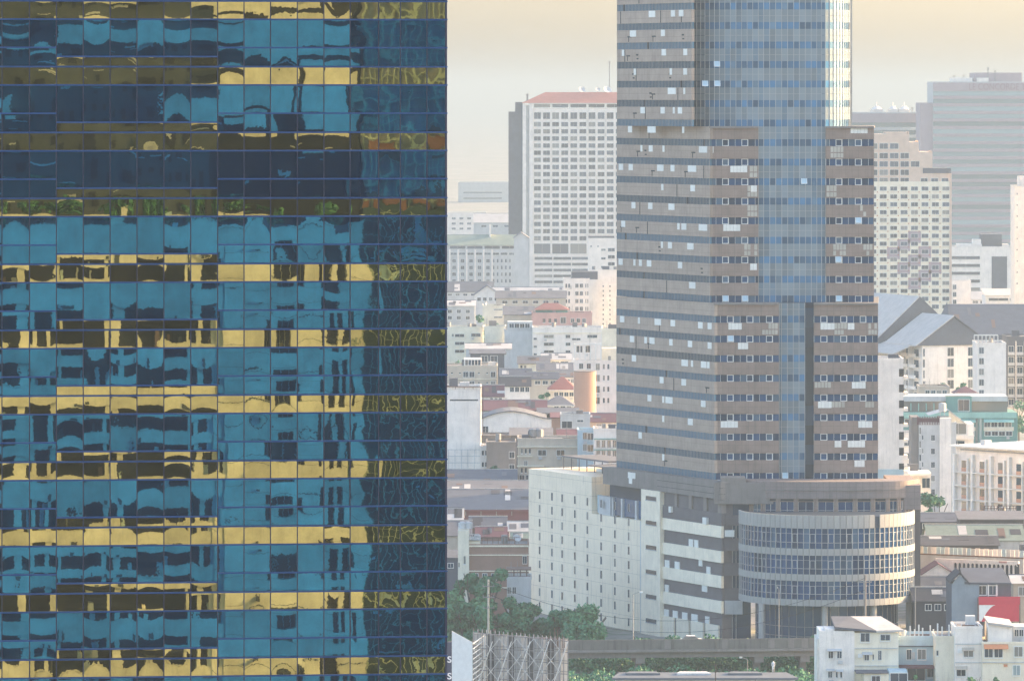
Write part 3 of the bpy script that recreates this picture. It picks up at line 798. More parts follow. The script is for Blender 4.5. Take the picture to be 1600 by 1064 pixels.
# ---- podium, left street face
sP = Side(1128, 1108, 826)
PZT = 27.6
def pbox(name, mat, pxa, pxb, z0, z1, out=0.0, inn=0.8):
    return MB().box(sP.lx(pxa), sP.lx(pxb), -out, inn, z0, z1).build(name, mat, tower, (sP.o[0], sP.o[1], 0), SA)
pbox('podium_wall', M['ivory'], 826, 924.5, 0, PZT, 0.0, 14)
pbox('podium_wall', M['ivory'], 924.5, 1004, 0, 20.7, 0.0, 14)
pbox('podium_wall', M['pod_white'], 1005.5, 1035, 0, sP.z(1035, 771) + 0.4, 0.5, 14)
pbox('corner_strip', M['pale'], 1002.5, 1005.5, 0, 20.7, 0.3, 1)
slit = MB().box(0, 0.62, -0.03, 0.04, 0, 1.45, 0).box(-0.06, 0.0, -0.06, 0.04, -0.06, 1.51, 1).box(0.62, 0.68, -0.06, 0.04, -0.06, 1.51, 1).mesh('slit_window', [M['glass'], M['pale']])
for px in (843.4, 862.7, 878.6, 898.4, 918, 939.5, 961, 982.5):
    for r_ in range(9):
        x = sP.lx(px) - 0.3
        a = SA; z = 22.1 - 2.66*r_
        if px > 925 and z > 19.4: z = z
        link('slit_window', slit, tower, (sP.o[0] + x*math.cos(a), sP.o[1] + x*math.sin(a), z - (0.0 if px < 925 else 0.0)), a)
# horizontal vents in the white stair panel, striped wall beside it
zf = [sP.z(1020, y) for y in (775, 813.3, 851.6, 890, 928.5, 966)]
for z in zf:
    pbox('vent_window', M['glass'], 1013.2, 1029.3, z - 0.75, z + 0.0, 0.56, 0.4)
    pbox('vent_sill', M['pale'], 1012.6, 1029.9, z - 0.9, z - 0.76, 0.6, 0.4)
top = sP.z(1035, 771.5)
zb = [sP.z(1035, y) for y in (808.5, 826.6, 846.5+0.5, 865, 885, 903.5, 923.5, 942, 961.5, 980)]   # white/grey boundaries at the left end
pbox('striped_wall', M['grey_clad'], 1035, 1126, 0, zb[0] + 4.6, -0.35, 6)
def strip(z1, z0): pbox('white_stripe', M['pod_white'], 1035, 1127, z0, z1, 0.0, 0.5)
for a, b in ((zb[0], zb[1]), (zb[2], zb[3]), (zb[4], zb[5]), (zb[6], zb[7])): strip(a, b)
for a, b in ((1035, 1052.5), (1056.5, 1076), (1079, 1098), (1102, 1122)):
    pbox('white_stripe', M['pod_white'], a, b, 0, zb[8], 0.0, 0.5)
for a, b, l, off in ((1074.5, 1081, 1, 0), (1083, 1089, 1, 0), (1037, 1044, 2, 0), (1052.5, 1060, 2, 0), (1090, 1095.5, 2, 1), (1102, 1108, 2, 0), (1037, 1043, 3, 0), (1095, 1103, 3, 1), (1035.5, 1043, 4, 0), (1049.5, 1057, 4, 0), (1064, 1072, 4, 0), (1078.5, 1088, 4, 0), (1100, 1106.5, 4, 0)):
    ztop_ = zb[2*l - 1]; zbot = zb[2*l]
    h = (ztop_ - zbot) * 0.55
    z0 = zbot if not off else zbot + 0.5*(ztop_ - zbot)
    pbox('pale_shutter', M['patch'], a, b, z0, z0 + h, -0.2, 0.5)
# loggia level with dark openings under the parapet
zL1, zL0 = sP.z(1035, 771) , sP.z(1035, 790.5)
pbox('loggia_wall', M['grey_clad'], 1035, 1127, zb[0], zL0 + 0.2, -0.02, 0.6)
for a, b in ((1036, 1054), (1057.5, 1076), (1080.5, 1099), (1104, 1121.5)):
    pbox('loggia_window', M['glass_d'] if a > 1050 else M['grey_clad'], a, b, zL0 + 0.2, zL1 + 0.4, -0.6, 1.0)
for a, b in ((1054, 1057.5), (1076, 1080.5), (1099, 1104), (1121.5, 1127)):
    pbox('loggia_pier', M['concrete'], a, b, zL0 + 0.2, zL1 + 0.4, 0.0, 1.0)
for a, b in ((926, 931), (949, 951.5), (953, 965.5), (968, 987.5), (990, 1008)):
    pbox('loggia_window', M['glass_d'] if a > 940 else M['aqua'], a, b, 20.9, 24.2, -1.0, 1.6)
for a, b in ((965.5, 968), (987.5, 990), (951.5, 953), (931, 949)):
    pbox('loggia_pier', M['pale'], a, b, 20.7, 24.2, -0.6, 1.6)
pbox('loggia_blocking_sheet', M['body_d'], 940, 1012, 20.7, 27.0, -1.7, 2.4)  # dark sheet added to block the sun behind the loggia openings
# parapet band above
zp1 = sP.z(1128, 752.5); zp0 = zL1 + 0.4
pbox('parapet', M['concrete'], 945, 1129, zp0, zp1, 0.4, 1.2)
for z in (zp0 + 0.9, zp0 + 2.0):
    pbox('parapet_groove', M['dark'], 1030, 1129, z, z + 0.07, 0.42, 0.6)
for a, b, z0, z1 in ((984.5, 996, zp1 - 1.5, zp1 - 0.4), (986, 991, zp1 - 2.5, zp1 - 1.5), (1048, 1051.5, zL0 - 0.9, zL0 + .2), (1101, 1107, zb[0], zb[0] + 1.2)):
    pbox('replaced_panel', M['patch'], a, b, z0, z1, 0.46, 0.5)
pbox('roof_hut', M['white'], 872, 905, PZT - 3, PZT + 0.6, -8, 12)
pbox('roof_hut', M['cream'], 905, 945, 20.7, PZT - 0.3, -6, 12)
rf = MB()
for i in range(4):
    for j in (0, 1): rf.beam((sP.lx(914 + 4*i), 4 + 2*j, 20.7), (sP.lx(914 + 4*i), 4 + 2*j, PZT + 1.6), 0.14)
    rf.beam((sP.lx(914 + 4*i), 4, 22), (sP.lx(918 + 4*i), 4, PZT + 1.2), 0.1)
rf.box(sP.lx(900), sP.lx(962), 2.5, 11, PZT + 1.6, PZT + 1.85)
rf.box(sP.lx(834), sP.lx(905), 6, 14, PZT + 2.2, PZT + 2.5)
for i in range(6): rf.beam((sP.lx(835 + 12*i), 6.2, PZT - 1), (sP.lx(835 + 12*i), 6.2, PZT + 2.2), 0.15)
rf.build('roof_canopy', M['r_grey'], tower, (sP.o[0], sP.o[1], 0), SA)

# ---- podium drum
DYc, DR = 1104.0, 15.75
DXc = tx(1291.5, 1104)
NP = 45
def dpt(i, r=DR, n=NP): 
    a = math.pi + math.pi * i / n
    return DXc + r*math.cos(a), ty(DYc) + r*math.sin(a)
def dz(y): return ZC - (y - HZ) * (DYc - DR) / F
zz = [dz(y) for y in (805.5, 826, 857.5, 868, 897.5, 908, 937, 947)]
sw = 2 * DR * math.sin(math.pi / (2*NP))
wb = {}
def drum_window(h, fr):
    if (round(h,2), fr) not in wb:
        me_p = MB().box(0.05, sw - 0.05, 0.14, 0.22, 0, h).mesh('drum_window', M['glass_t']); mb = MB()
        mb.box(-0.05, 0.05, -0.02, 0.2, 0, h, 1)
        mb.box(0.05, sw-0.05, 0.06, 0.14, h*0.30 - 0.04, h*0.30 + 0.04, 1)
        if fr:
            t = 0.09
            mb.box(0.06, 0.06+t, 0.02, 0.14, h*0.30+.04, h*0.74, 1); mb.box(sw-0.06-t, sw-0.06, 0.02, 0.14, h*0.3+.04, h*0.74, 1)
            mb.box(0.06+t, sw-0.06-t, 0.02, 0.14, h*0.74-t, h*0.74, 1)
        else: mb.box(0.05, sw-0.05, 0.08, 0.14, h*0.74 - 0.025, h*0.74 + 0.025, 1)
        wb[(round(h,2), fr)] = (me_p, mb.mesh('frame', [M['glass_t'], M['alu']]))
    return wb[(round(h,2), fr)]
cl = {}
for i in range(NP):
    x0, y0 = dpt(i); x1, y1 = dpt(i+1); ang = math.atan2(y1-y0, x1-x0)
    for j in range(4):
        a, b = zz[2*j], zz[2*j+1]; h = round(a - b, 3)
        if (h) not in cl: cl[h] = MB().box(0.02, sw-0.02, -0.06, 0.25, 0, h).mesh('cladding_panel', M['drum_w'])
        if not (j == 0 and i == 30): link('cladding_panel', cl[h], tower, (x0, y0, b), ang)
    for j in range(3):
        a, b = zz[2*j+1], zz[2*j+2]
        wp, wf = drum_window(a - b, (i % 3) == 1); wo = link('drum_window', wp, tower, (x0, y0, b), ang); link('frame', wf, wo)
poly = [dpt(i, DR - 0.26) for i in range(NP + 1)]
MB().prism(poly, zz[7] + 0.05, zz[0] - 0.3).build('drum_core', M['body_d'], tower)
# roof terrace wall: faceted loggia behind the drum parapet, heavy parapet above
def dzz(y, Y): return ZC - (y - HZ) * Y / F
r2 = DR - 1.6
LYc, LDEP = 1111.5, 4.6
def dlo(i, r=15.0, n=13):
    a = math.pi + math.pi * i / n
    return DXc + r*math.cos(a), ty(LYc) + (LDEP + r - 15.0)*math.sin(a)
loY = LYc - LDEP
zw1, zw0, zq1, zq0 = dzz(784, loY), dzz(806, loY), dzz(752.5, loY), dzz(779, loY)
nf = 13
facets = [dlo(i, 15.0, nf) for i in range(nf + 1)]
for i in range(nf):
    (x0, y0), (x1, y1) = facets[i], facets[i+1]; ang = math.atan2(y1-y0, x1-x0); L_ = math.hypot(x1-x0, y1-y0)
    mb = MB().box(0, 0.38, -0.25, 0.3, zw0 - 1, zw1, 0).box(L_-0.38, L_, -0.25, 0.3, zw0 - 1, zw1, 0).box(0, L_, -0.1, 0.3, zw1, zq0, 0)
    mb.build('terrace_pier', M['tower_c'], tower, (x0, y0, 0), ang)
    mb = MB().box(0.38, L_-0.38, 0.05, 0.2, zw0 - 1, zw1, 0)
    for f_ in (0.38, L_/2 - 0.05, L_ - 0.48): mb.box(f_, f_ + 0.1, -0.03, 0.05, zw0 - 1, zw1, 1)
    mb.box(0.48, L_ - 0.48, -0.02, 0.05, (zw0+zw1)/2 - .3, (zw0+zw1)/2 - .22, 1)
    mb.build('terrace_window', [M['glass_t'], M['alu']], tower, (x0, y0, 0), ang)
    MB().box(0.45, L_ - 0.45, -0.12, -0.1, zw1 + 0.12, zw1 + 0.5).build('terrace_vent', M['dark'], tower, (x0, y0, 0), ang)
MB().prism([dlo(i, 15.35, 26) for i in range(27)] + [(tx(1436, 1118), ty(1116)), (tx(1150, 1118), ty(1116))], zq0, zq1).build('terrace_parapet', M['para'], tower)
MB().prism([dlo(i, 15.5, 26) for i in range(27)], zq0 + 1.45, zq0 + 1.6).build('terrace_cornice', M['concrete'], tower)
MB().box(tx(1395, 1112), tx(1437.5, 1112), ty(1110), ty(1140), dzz(795, 1112), dzz(757, 1112)).build('terrace_parapet', M['para'], tower)
MB().box(tx(1428, 1120), tx(1437, 1120), ty(1118), ty(1140), 0, dzz(790, 1115)).build('rear_pier', M['grey_clad'], tower)
MB().box(tx(1115, 1112), tx(1372, 1112), ty(1108), ty(1150), dzz(785, 1112), dzz(752, 1112)).build('podium_roof', M['concrete'], tower)
# recessed glass link between striped wall and drum
gx0, gx1 = tx(1127, 1109), tx(1157, 1106)
zq = [sP.z(1128, y) for y in (748, 784, 805.5, 821.5, 841.5, 861, 880, 900, 919, 938.5, 960, 985)]
MB().box(gx0, gx1 + 2, ty(1109.5), ty(1114), 0, zq[1]).build('link_glass', M['glass_d'], tower)
MB().box(gx0, gx1 + 1, ty(1108.2), ty(1114), zq[1], zq[0] + 0.2).build('parapet', M['concrete'], tower)
for a, b in ((2, 3), (4, 5), (6, 7), (8, 9), (9, 10)):
    MB().box(gx0, gx1 + 0.5, ty(1108.8), ty(1109.5), zq[b], zq[a]).build('link_spandrel', M['grey_clad'] if a != 9 else M['pale'], tower)
MB().box(gx0 + 0.6, gx1 - 1, ty(1108.6), ty(1109.2), zq[4] + .3, zq[4] + 1.5).build('replaced_panel', M['patch'], tower)
for i in range(1, 5):
    x = gx0 + (gx1 - gx0) * i / 5
    MB().box(x - 0.04, x + 0.04, ty(1109.3), ty(1109.5), 0, zq[2]).build('link_mullion', M['alu'], tower)
# ground-floor colonnade
for px, yy in ((1190, 1093.5), (1289, 1089.5), (1365, 1092), (1420, 1100)):
    MB().cyl(tx(px, yy), ty(yy), 0, zz[7] + 0.1, 0.52, 16).build('column', M['drum_w'], tower, smooth=False)
gl = MB(); n2 = 26
pts = [dpt(i, DR - 3.0, n2) for i in range(n2 + 1)]
MB().prism(pts, 0, zz[7]).build('lobby_glass', M['glass_d'], tower)
for i in range(0, n2 + 1):
    x, y = pts[i]; MB().box(x - 0.05, x + 0.05, y - 0.12, y + 0.02, 0, zz[7]).build('lobby_mullion', M['steel'], tower)
for z in (1.7, 3.4, 5.1):
    mb = MB()
    for i in range(n2): mb.beam((*dpt(i, DR - 2.93, n2), z), (*dpt(i+1, DR - 2.93, n2), z), 0.08)
    mb.build('lobby_transom', M['steel'], tower)
# ------------------------------------------------------------------ generic houses and blocks
win_cache = {}
def win_mesh(w_, h_, mat, px):
    key = (round(w_, 2), round(h_, 2), mat, px > 4.5)
    if key not in win_cache:
        pane = MB().box(0, w_, -0.03, 0.05, 0, h_).mesh('window', M[mat]); mb = MB(); nm = 'frame'
        if px > 4.5:
            t = min(0.12, w_*0.1)
            mb.box(-t, 0, -0.12, 0.05, -t, h_+t); mb.box(w_, w_+t, -0.12, 0.05, -t, h_+t)
            mb.box(0, w_, -0.12, 0.05, h_, h_+t); mb.box(-t, w_+t, -0.2, 0.05, -2*t, -t)
            mb.box(w_/2-0.03, w_/2+0.03, -0.07, -0.03, 0, h_)
        else:
            nm = 'sill'; mb.box(-0.06, w_+0.06, -0.14, 0.05, -0.2, -0.02)
        win_cache[key] = (pane, mb.mesh(nm, M['trim']), nm)
    return win_cache[key]
def put_win(wm, parent, loc):
    o = link('window', wm[0], parent, loc); link(wm[2], wm[1], o); return o
class B: pass
def bldg(name, label, cat, x0, x1, yt, Y, depth=12, wall='white', rot=0, wins=(), roof='flat', rm='r_grey', rh=2.5, par=0.5, group=None, mat='glass', z0=0.0, side=(), over=0.4):
    b = B(); b.Y = Y; b.s = Y / F; b.x0 = x0; b.cos = math.cos(R(rot)); b.rot = rot
    b.w = (x1 - x0) * b.s / max(0.2, b.cos + math.sin(R(rot)) * 0.0); b.h = PZ(yt, Y); b.d = depth; b.mat = mat
    if rot: # right end lies nearer or farther: solve so that the far corner meets its photo column
        k = (x1 - 800) / F; X0 = PX(x0, Y); c, s_ = math.cos(R(rot)), math.sin(R(rot))
        b.w = (k * Y - X0) / (c - k * s_)
    b.t = thing(name, label, cat, (PX(x0, Y), Y, 0), R(rot), group)
    MB().box(0, b.w, 0, depth, z0, b.h).build('wall', M[wall], b.t)
    if roof == 'flat':
        mb = MB(); t = 0.2
        mb.box(-0.08, b.w+.08, -0.08, t, b.h, b.h+par); mb.box(-0.08, b.w+.08, depth-t, depth+.08, b.h, b.h+par)
        mb.box(-0.08, t, t, depth-t, b.h, b.h+par); mb.box(b.w-t, b.w+.08, t, depth-t, b.h, b.h+par)
        mb.build('parapet', M[wall], b.t)
        MB().box(t, b.w-t, t, depth-t, b.h, b.h+0.06).build('roof', M['concrete'], b.t)
    elif roof == 'gx':
        o = over; zz_ = b.h; th = 0.12; mb = MB()
        for (ya, yb_, ym) in ((-o, depth/2, 0), (depth+o, depth/2, 0)):
            za, zb_ = zz_ - o*rh/(depth/2), zz_ + rh
            p = [(-o, ya, za), (b.w+o, ya, za), (b.w+o, yb_, zb_), (-o, yb_, zb_)]
            q_ = [(x, y, z+th) for x, y, z in p]
            mb.quad(q_); mb.quad(p[::-1])
            for i in range(4):
                j = (i+1) % 4; mb.quad([p[i], p[j], q_[j], q_[i]])
        mb.build('roof', M[rm], b.t)
        MB().quad([(0, 0, zz_), (0, depth/2, zz_+rh), (0, depth, zz_)]).quad([(b.w, depth, zz_), (b.w, depth/2, zz_+rh), (b.w, 0, zz_)]).build('gable_wall', M[wall], b.t)
        MB().beam((-o, depth/2, zz_+rh+th), (b.w+o, depth/2, zz_+rh+th), 0.25).build('ridge_cap', M['r_pale' if rm != 'r_pale' else 'r_grey'], b.t)
    elif roof == 'gy':
        o = over; mb = MB(); th = 0.15
        for (xa, xb) in ((-o, b.w/2), (b.w+o, b.w/2)):
            za, zb_ = b.h - o*rh/(b.w/2), b.h + rh
            p = [(xa, -o, za), (xb, -o, zb_), (xb, depth+o, zb_), (xa, depth+o, za)]
            q_ = [(x, y, z+th) for x, y, z in p]
            mb.quad(q_); mb.quad(p[::-1])
            for i in range(4):
                j = (i+1) % 4; mb.quad([p[i], p[j], q_[j], q_[i]])
        mb.build('roof', M[rm], b.t)
        MB().prism([(0, 0), (b.w, 0), (b.w/2, 0.001)], 0, 0.001) 
        MB().quad([(0, 0, b.h), (b.w, 0, b.h), (b.w/2, 0, b.h+rh)]).quad([(b.w, depth, b.h), (0, depth, b.h), (b.w/2, depth, b.h+rh)]).build('gable_wall', M[wall], b.t)
    elif roof == 'hip':
        o = over; rr = min(depth/2, b.w/2.2); z = b.h
        a = [(-o, -o, z-.2), (b.w+o, -o, z-.2), (b.w+o, depth+o, z-.2), (-o, depth+o, z-.2)]
        r1, r2_ = (rr, depth/2, z+rh), (b.w-rr, depth/2, z+rh)
        MB().quad([a[0], a[1], r2_, r1]).quad([a[1], a[2], r2_]).quad([a[2], a[3], r1, r2_]).quad([a[3], a[0], r1]).quad(a[::-1]).build('roof', M[rm], b.t)
        MB().box(-o, b.w+o, -o-0.02, -o+0.1, z-.4, z-.18).build('eave', M['trim'], b.t)
    elif roof == 'shed':
        o = over; th = 0.15
        p = [(-o, -o, b.h), (b.w+o, -o, b.h), (b.w+o, depth+o, b.h+rh), (-o, depth+o, b.h+rh)]
        q_ = [(x, y, z+th) for x, y, z in p]
        mb = MB().quad(q_).quad(p[::-1])
        for i in range(4):
            j = (i+1) % 4; mb.quad([p[i], p[j], q_[j], q_[i]])
        mb.build('roof', M[rm], b.t)
    for wv in wins: grid(b, *wv)
    q = random.Random(int(x0*7 + yt*13 + Y))
    if Y < 2400 and b.w > 4 and roof == 'flat' and depth > 6:
        for k in range(2 + int(b.w/6)):
            x = q.uniform(.6, max(.7, b.w - 2.2)); y = q.uniform(1.2, depth - 3); t = q.random()
            if t < .3: MB().box(x, x + q.uniform(1.2, 2.6), y, y + 2, b.h + .06, b.h + q.uniform(1.0, 2.4)).build('roof_hut', M[('pale', 'concrete', 'r_slate')[q.randrange(3)]], b.t)
            elif t < .55: MB().cyl(x, y, b.h + .06, b.h + q.uniform(1.2, 1.9), .6, 10).build('water_tank', M['steel' if q.random() < .6 else 'pale'], b.t)
            elif t < .8: MB().beam((x, y, b.h), (x, y, b.h + q.uniform(1.5, 3.2)), .08).beam((x - .5, y, b.h + 1.4), (x + .5, y, b.h + 1.4), .06).build('antenna', M['steel'], b.t)
            else: MB().box(x, x + q.uniform(1.5, 3.5), y, y + .3, b.h + .3, b.h + .5).build('roof_pipe', M['rust'], b.t)
    if Y < 2400 and roof == 'gx':
        sl = rh/(depth/2)
        for k in range(2 + int(b.w/5)):
            x = q.uniform(0, b.w - 1.5); y = q.uniform(.3, depth/2 - 2); ww = q.uniform(.8, 2.6); dd = q.uniform(1, max(1.2, depth/2 - y - .3)); dd = min(dd, depth/2 - y - .1)
            MB().quad([(x, y, b.h + y*sl + .16), (x + ww, y, b.h + y*sl + .16), (x + ww, y + dd, b.h + (y+dd)*sl + .16), (x, y + dd, b.h + (y+dd)*sl + .16)]).quad([(x, y, b.h + y*sl + .05), (x + ww, y, b.h + y*sl + .05), (x + ww, y, b.h + y*sl + .16), (x, y, b.h + y*sl + .16)]).build('roof_patch', M[('r_grey', 'r_slate', 'rust', 'r_pale', 'r_dark')[q.randrange(5)]], b.t)
    return b
def at(b, px, py):
    if b.rot:
        k = (px - 800) / F; X0 = PX(b.x0, b.Y); c, s_ = math.cos(R(b.rot)), math.sin(R(b.rot))
        u = (k * b.Y - X0) / (c - k * s_)
        return u, ZC - (py - HZ) * (b.Y + u*s_) / F
    return (px - b.x0) * b.s, ZC - (py - HZ) * b.s
def grid(b, px, py, pw, ph, nx=1, dx=0, ny=1, dy=0, mat=None, skip=(), name='window', y=0.0):
    for j in range(ny):
        for i in range(nx):
            if (i, j) in skip: continue
            x, z = at(b, px + dx*i, py + dy*j + ph); x2, z2 = at(b, px + dx*i + pw, py + dy*j)
            if pw > 4.8 and b.Y < 2100 and rnd.random() < .22: MB().box(x + .1, x + .85, y - .5, y - .02, z - .95, z - .4).build('air_conditioner', M['pale'], b.t)
            put_win(win_mesh(round(x2 - x, 1) if pw > 3 else x2 - x, round(at(b, px, py)[1] - at(b, px, py+ph)[1], 2), mat or b.mat, pw), b.t, (x, y, z))
def slab(b, px0, py0, px1, py1, mat, name='panel', out=0.15, inn=0.05):
    """a proud piece on the front, by photo corners"""
    x0, z1 = at(b, px0, py0); x1, z0 = at(b, px1, py1)
    return MB().box(x0, x1, -out, inn, z0, z1).build(name, M[mat], b.t)
def roofbox(b, px0, py0, px1, y0, y1, mat, name='roof_hut', z0=None):
    x0, z1 = at(b, px0, py0); x1, _ = at(b, px1, py0)
    return MB().box(x0, x1, y0, y1, b.h if z0 is None else z0, z1).build(name, M[mat], b.t)
def tank(b, px, y, r, h, mat='steel', legs=1.0, z0=None):
    x, _ = at(b, px, 500); z0 = b.h if z0 is None else z0
    mb = MB().cyl(x, y, z0+legs, z0+legs+h, r, 12).cyl(x, y, z0+legs+h, z0+legs+h+0.25*r, r, 12, 0, r*0.3)
    if legs > 0.2:
        for a in (0.8, 2.4, 3.9, 5.5): mb.beam((x+r*.8*math.cos(a), y+r*.8*math.sin(a), z0), (x+r*.8*math.cos(a), y+r*.8*math.sin(a), z0+legs), 0.12)
    return mb.build('water_tank', M[mat], b.t)
def mast(b, px, y, ytop, t=0.1, z0=None):
    x, z = at(b, px, ytop); z0 = b.h if z0 is None else z0
    mb = MB().beam((x, y, z0), (x, y, z), t)
    for i in range(3): mb.beam((x-0.6+.1*i, y, z-0.3-0.4*i), (x+0.6-.1*i, y, z-0.3-0.4*i), t*0.5)
    return mb.build('antenna', M['steel'], b.t)
def dish(b, px, y, z0=None, r=0.9):
    x, _ = at(b, px, 500); z0 = b.h if z0 is None else z0
    mb = MB().beam((x, y, z0), (x, y, z0+1.2), 0.12)
    n = 12; c = Vector((x, y-0.25, z0+1.4)); nrm = Vector((0.3, -0.7, 0.6)).normalized(); u = nrm.cross(Vector((0,0,1))).normalized(); v = nrm.cross(u)
    ring = [c + (u*math.cos(6.2832*i/n) + v*math.sin(6.2832*i/n))*r for i in range(n)]
    for i in range(n): mb.quad([tuple(c - nrm*0.3*r), tuple(ring[i]), tuple(ring[(i+1) % n])])
    return mb.build('satellite_dish', M['pale'], b.t)
def acs(b, pts):
    for px, py in pts:
        x, z = at(b, px, py); MB().box(x, x+0.8, -0.45, 0.0, z-0.6, z).build('air_conditioner', M['trim'], b.t)
def awning(b, px0, py0, px1, py1, mat, out=0.9):
    x0, z1 = at(b, px0, py0); x1, z0 = at(b, px1, py1)
    MB().quad([(x0, -0.02, z1), (x0, -out, z0), (x1, -out, z0), (x1, -0.02, z1)]).quad([(x0, -0.02, z1-.08), (x1, -0.02, z1-.08), (x1, -out, z0-.08), (x0, -out, z0-.08)]).quad([(x0, -out, z0), (x0, -out, z0-.08), (x1, -out, z0-.08), (x1, -out, z0)]).build('awning', M[mat], b.t)

# ================================================================== far city, gap between the two towers
g = bldg('distant_office', 'faint pale office behind the roofs, half lost in mist', 'office', 716, 800, 286, 5600, 40, 'pale', mat='glass_f', wins=[(724, 300, 60, 2.4, 1, 0, 4, 9)])
g = bldg('apartment_block', 'pale low block with a flat roof just below the misty skyline', 'apartment block', 690, 760, 334, 3900, 25, 'white', mat='glass_f', wins=[(706, 340, 6, 3, 4, 12, 3, 8)])
g = bldg('hall', 'wide pale hall with a shallow ridged roof below the misty skyline', 'hall', 740, 830, 348, 3600, 30, 'pale', roof='gx', rm='r_pale', rh=5, mat='glass_f', wins=[(752, 352, 8, 3, 4, 18, 1, 0)])
# far hotel with red roof
h = bldg('grid_hotel', 'tall pale hotel with a grid of square windows and a red hipped roof', 'hotel', 827, 1010, 170, 2900, 28, 'white', roof='none', mat='glass_f')
slab(h, 816.5, 163, 822, 470, 'white', 'corner_pier', 0.6, 20); slab(h, 822, 165, 827, 470, 'pale', 'pier_groove', -0.4, 20)
slab(h, 827, 163, 833.5, 470, 'white', 'corner_pier', 0.6, 1)
grid(h, 834.6, 176.2, 10.2, 10, 12, 14.2, 1, 0)
grid(h, 834.6, 191.2, 10.2, 6.6, 12, 14.2, 17, 11.13)
for i in range(12): slab(h, 845.6 + 14.2*i, 174, 848.0 + 14.2*i, 376, 'white', 'pilaster', 0.35, 0.05)
grid(h, 834.6, 163.2, 25, 5.2, 6, 28.3, 1, 0)
grid(h, 834.6, 381, 25, 15.5, 6, 28.3, 1, 0)
grid(h, 835.5, 401.8, 27.6, 4, 5, 29.2, 5, 9.2)
xx0, zz0 = at(h, 815, 161.5); xx1, zz1 = at(h, 852, 144.5); xx2, _ = at(h, 1016, 161)
MB().quad([(xx0, -1.2, zz0), (xx2, -1.2, zz0), (xx2 - 11, 14, zz1), (xx1, 14, zz1)]).quad([(xx0, 29, zz0), (xx0, -1.2, zz0), (xx1, 14, zz1)]).quad([(xx2, -1.2, zz0), (xx2, 29, zz0), (xx2-11, 14, zz1)]).quad([(xx2, 29, zz0), (xx0, 29, zz0), (xx1, 14, zz1), (xx2-11, 14, zz1)]).build('roof', M['r_red'], h.t)
slab(h, 827, 161.8, 1010, 163.2, 'trim', 'eave', 0.8, 0.2)
MB().box(at(h, 794.5, 175)[0], at(h, 816.5, 175)[0], 1, 24, 0, PZ(175, 2900)).build('side_wing', M['r_slate'], h.t)
MB().box(at(h, 805, 160)[0], at(h, 816.5, 160)[0], 2, 24, PZ(175, 2900), PZ(160, 2900)).build('side_wing', M['r_slate'], h.t)
dish(h, 910, 14, zz1, 1.7); dish(h, 935, 14, zz1, 1.2); dish(h, 950, 12, zz1, 2.0); mast(h, 953, 14, 96, 0.35, zz1); mast(h, 824, 4, 147, 0.8, zz0)
# institution
i_ = bldg('institute_building', 'long pale institute with rows of small windows under a grey-green ridge roof', 'institute', 690, 809, 383, 2700, 22, 'pale', roof='gx', rm='r_green', rh=4.2, mat='glass_f')
grid(i_, 703, 384.5, 24, 4.5, 4, 27, 1, 0); grid(i_, 703, 395, 10.5, 3.4, 8, 13.2, 1, 0)
grid(i_, 706.8, 405, 5.4, 5.4, 5, 13.25, 4, 10.5); grid(i_, 770, 405, 2.4, 5.5, 5, 6.4, 4, 10.5)
for k in range(6): slab(i_, 701.4 + 13.25*k, 390, 704 + 13.25*k, 446, 'white', 'pilaster', 0.5, 0.05)
roofbox(i_, 764, 352, 767, 8, 12, 'white', 'roof_turret')
s_ = bldg('gabled_wing', 'plain pale wing with blank gable wall beside the institute', 'annexe', 803, 826, 372, 2640, 20, 'pale', roof='gy', rm='r_grey', rh=2.2, mat='glass_f')
m_ = bldg('office_annexe', 'white flat-roofed annexe partly hiding the foot of the grid hotel', 'annexe', 919.5, 985, 374, 2500, 20, 'white', mat='glass_f')
grid(m_, 922.5, 384, 2, 2, 2, 11, 1, 0); grid(m_, 939.5, 389, 6.5, 3, 1, 0, 3, 13.5); grid(m_, 950, 388, 10.5, 5, 1, 0, 3, 11); roofbox(m_, 919.5, 369.5, 960, 2, 12, 'r_slate')
w_ = bldg('white_block', 'white block with a blank end wall dotted by tiny vents', 'apartment block', 919.5, 985, 423.5, 2250, 16, 'white', mat='glass_f')
grid(w_, 941.6, 446, 1.9, 2.6, 2, 10.5, 9, 7.35)
w2 = bldg('white_flats', 'white flats with four rows of paired windows below a terrace canopy', 'apartment block', 880.5, 921, 437, 2230, 14, 'white', mat='glass_f')
grid(w2, 883.5, 443.5, 2.6, 6, 2, 4.5, 4, 12); grid(w2, 899, 443.5, 4.6, 6, 2, 7, 4, 12); grid(w2, 914.6, 443.5, 1.6, 6, 2, 3, 4, 12)
roofbox(w2, 893, 425, 934, 2, 10, 'r_slate', 'terrace_canopy')
mast(w2, 891.5, -2, 446, 0.35, 30)

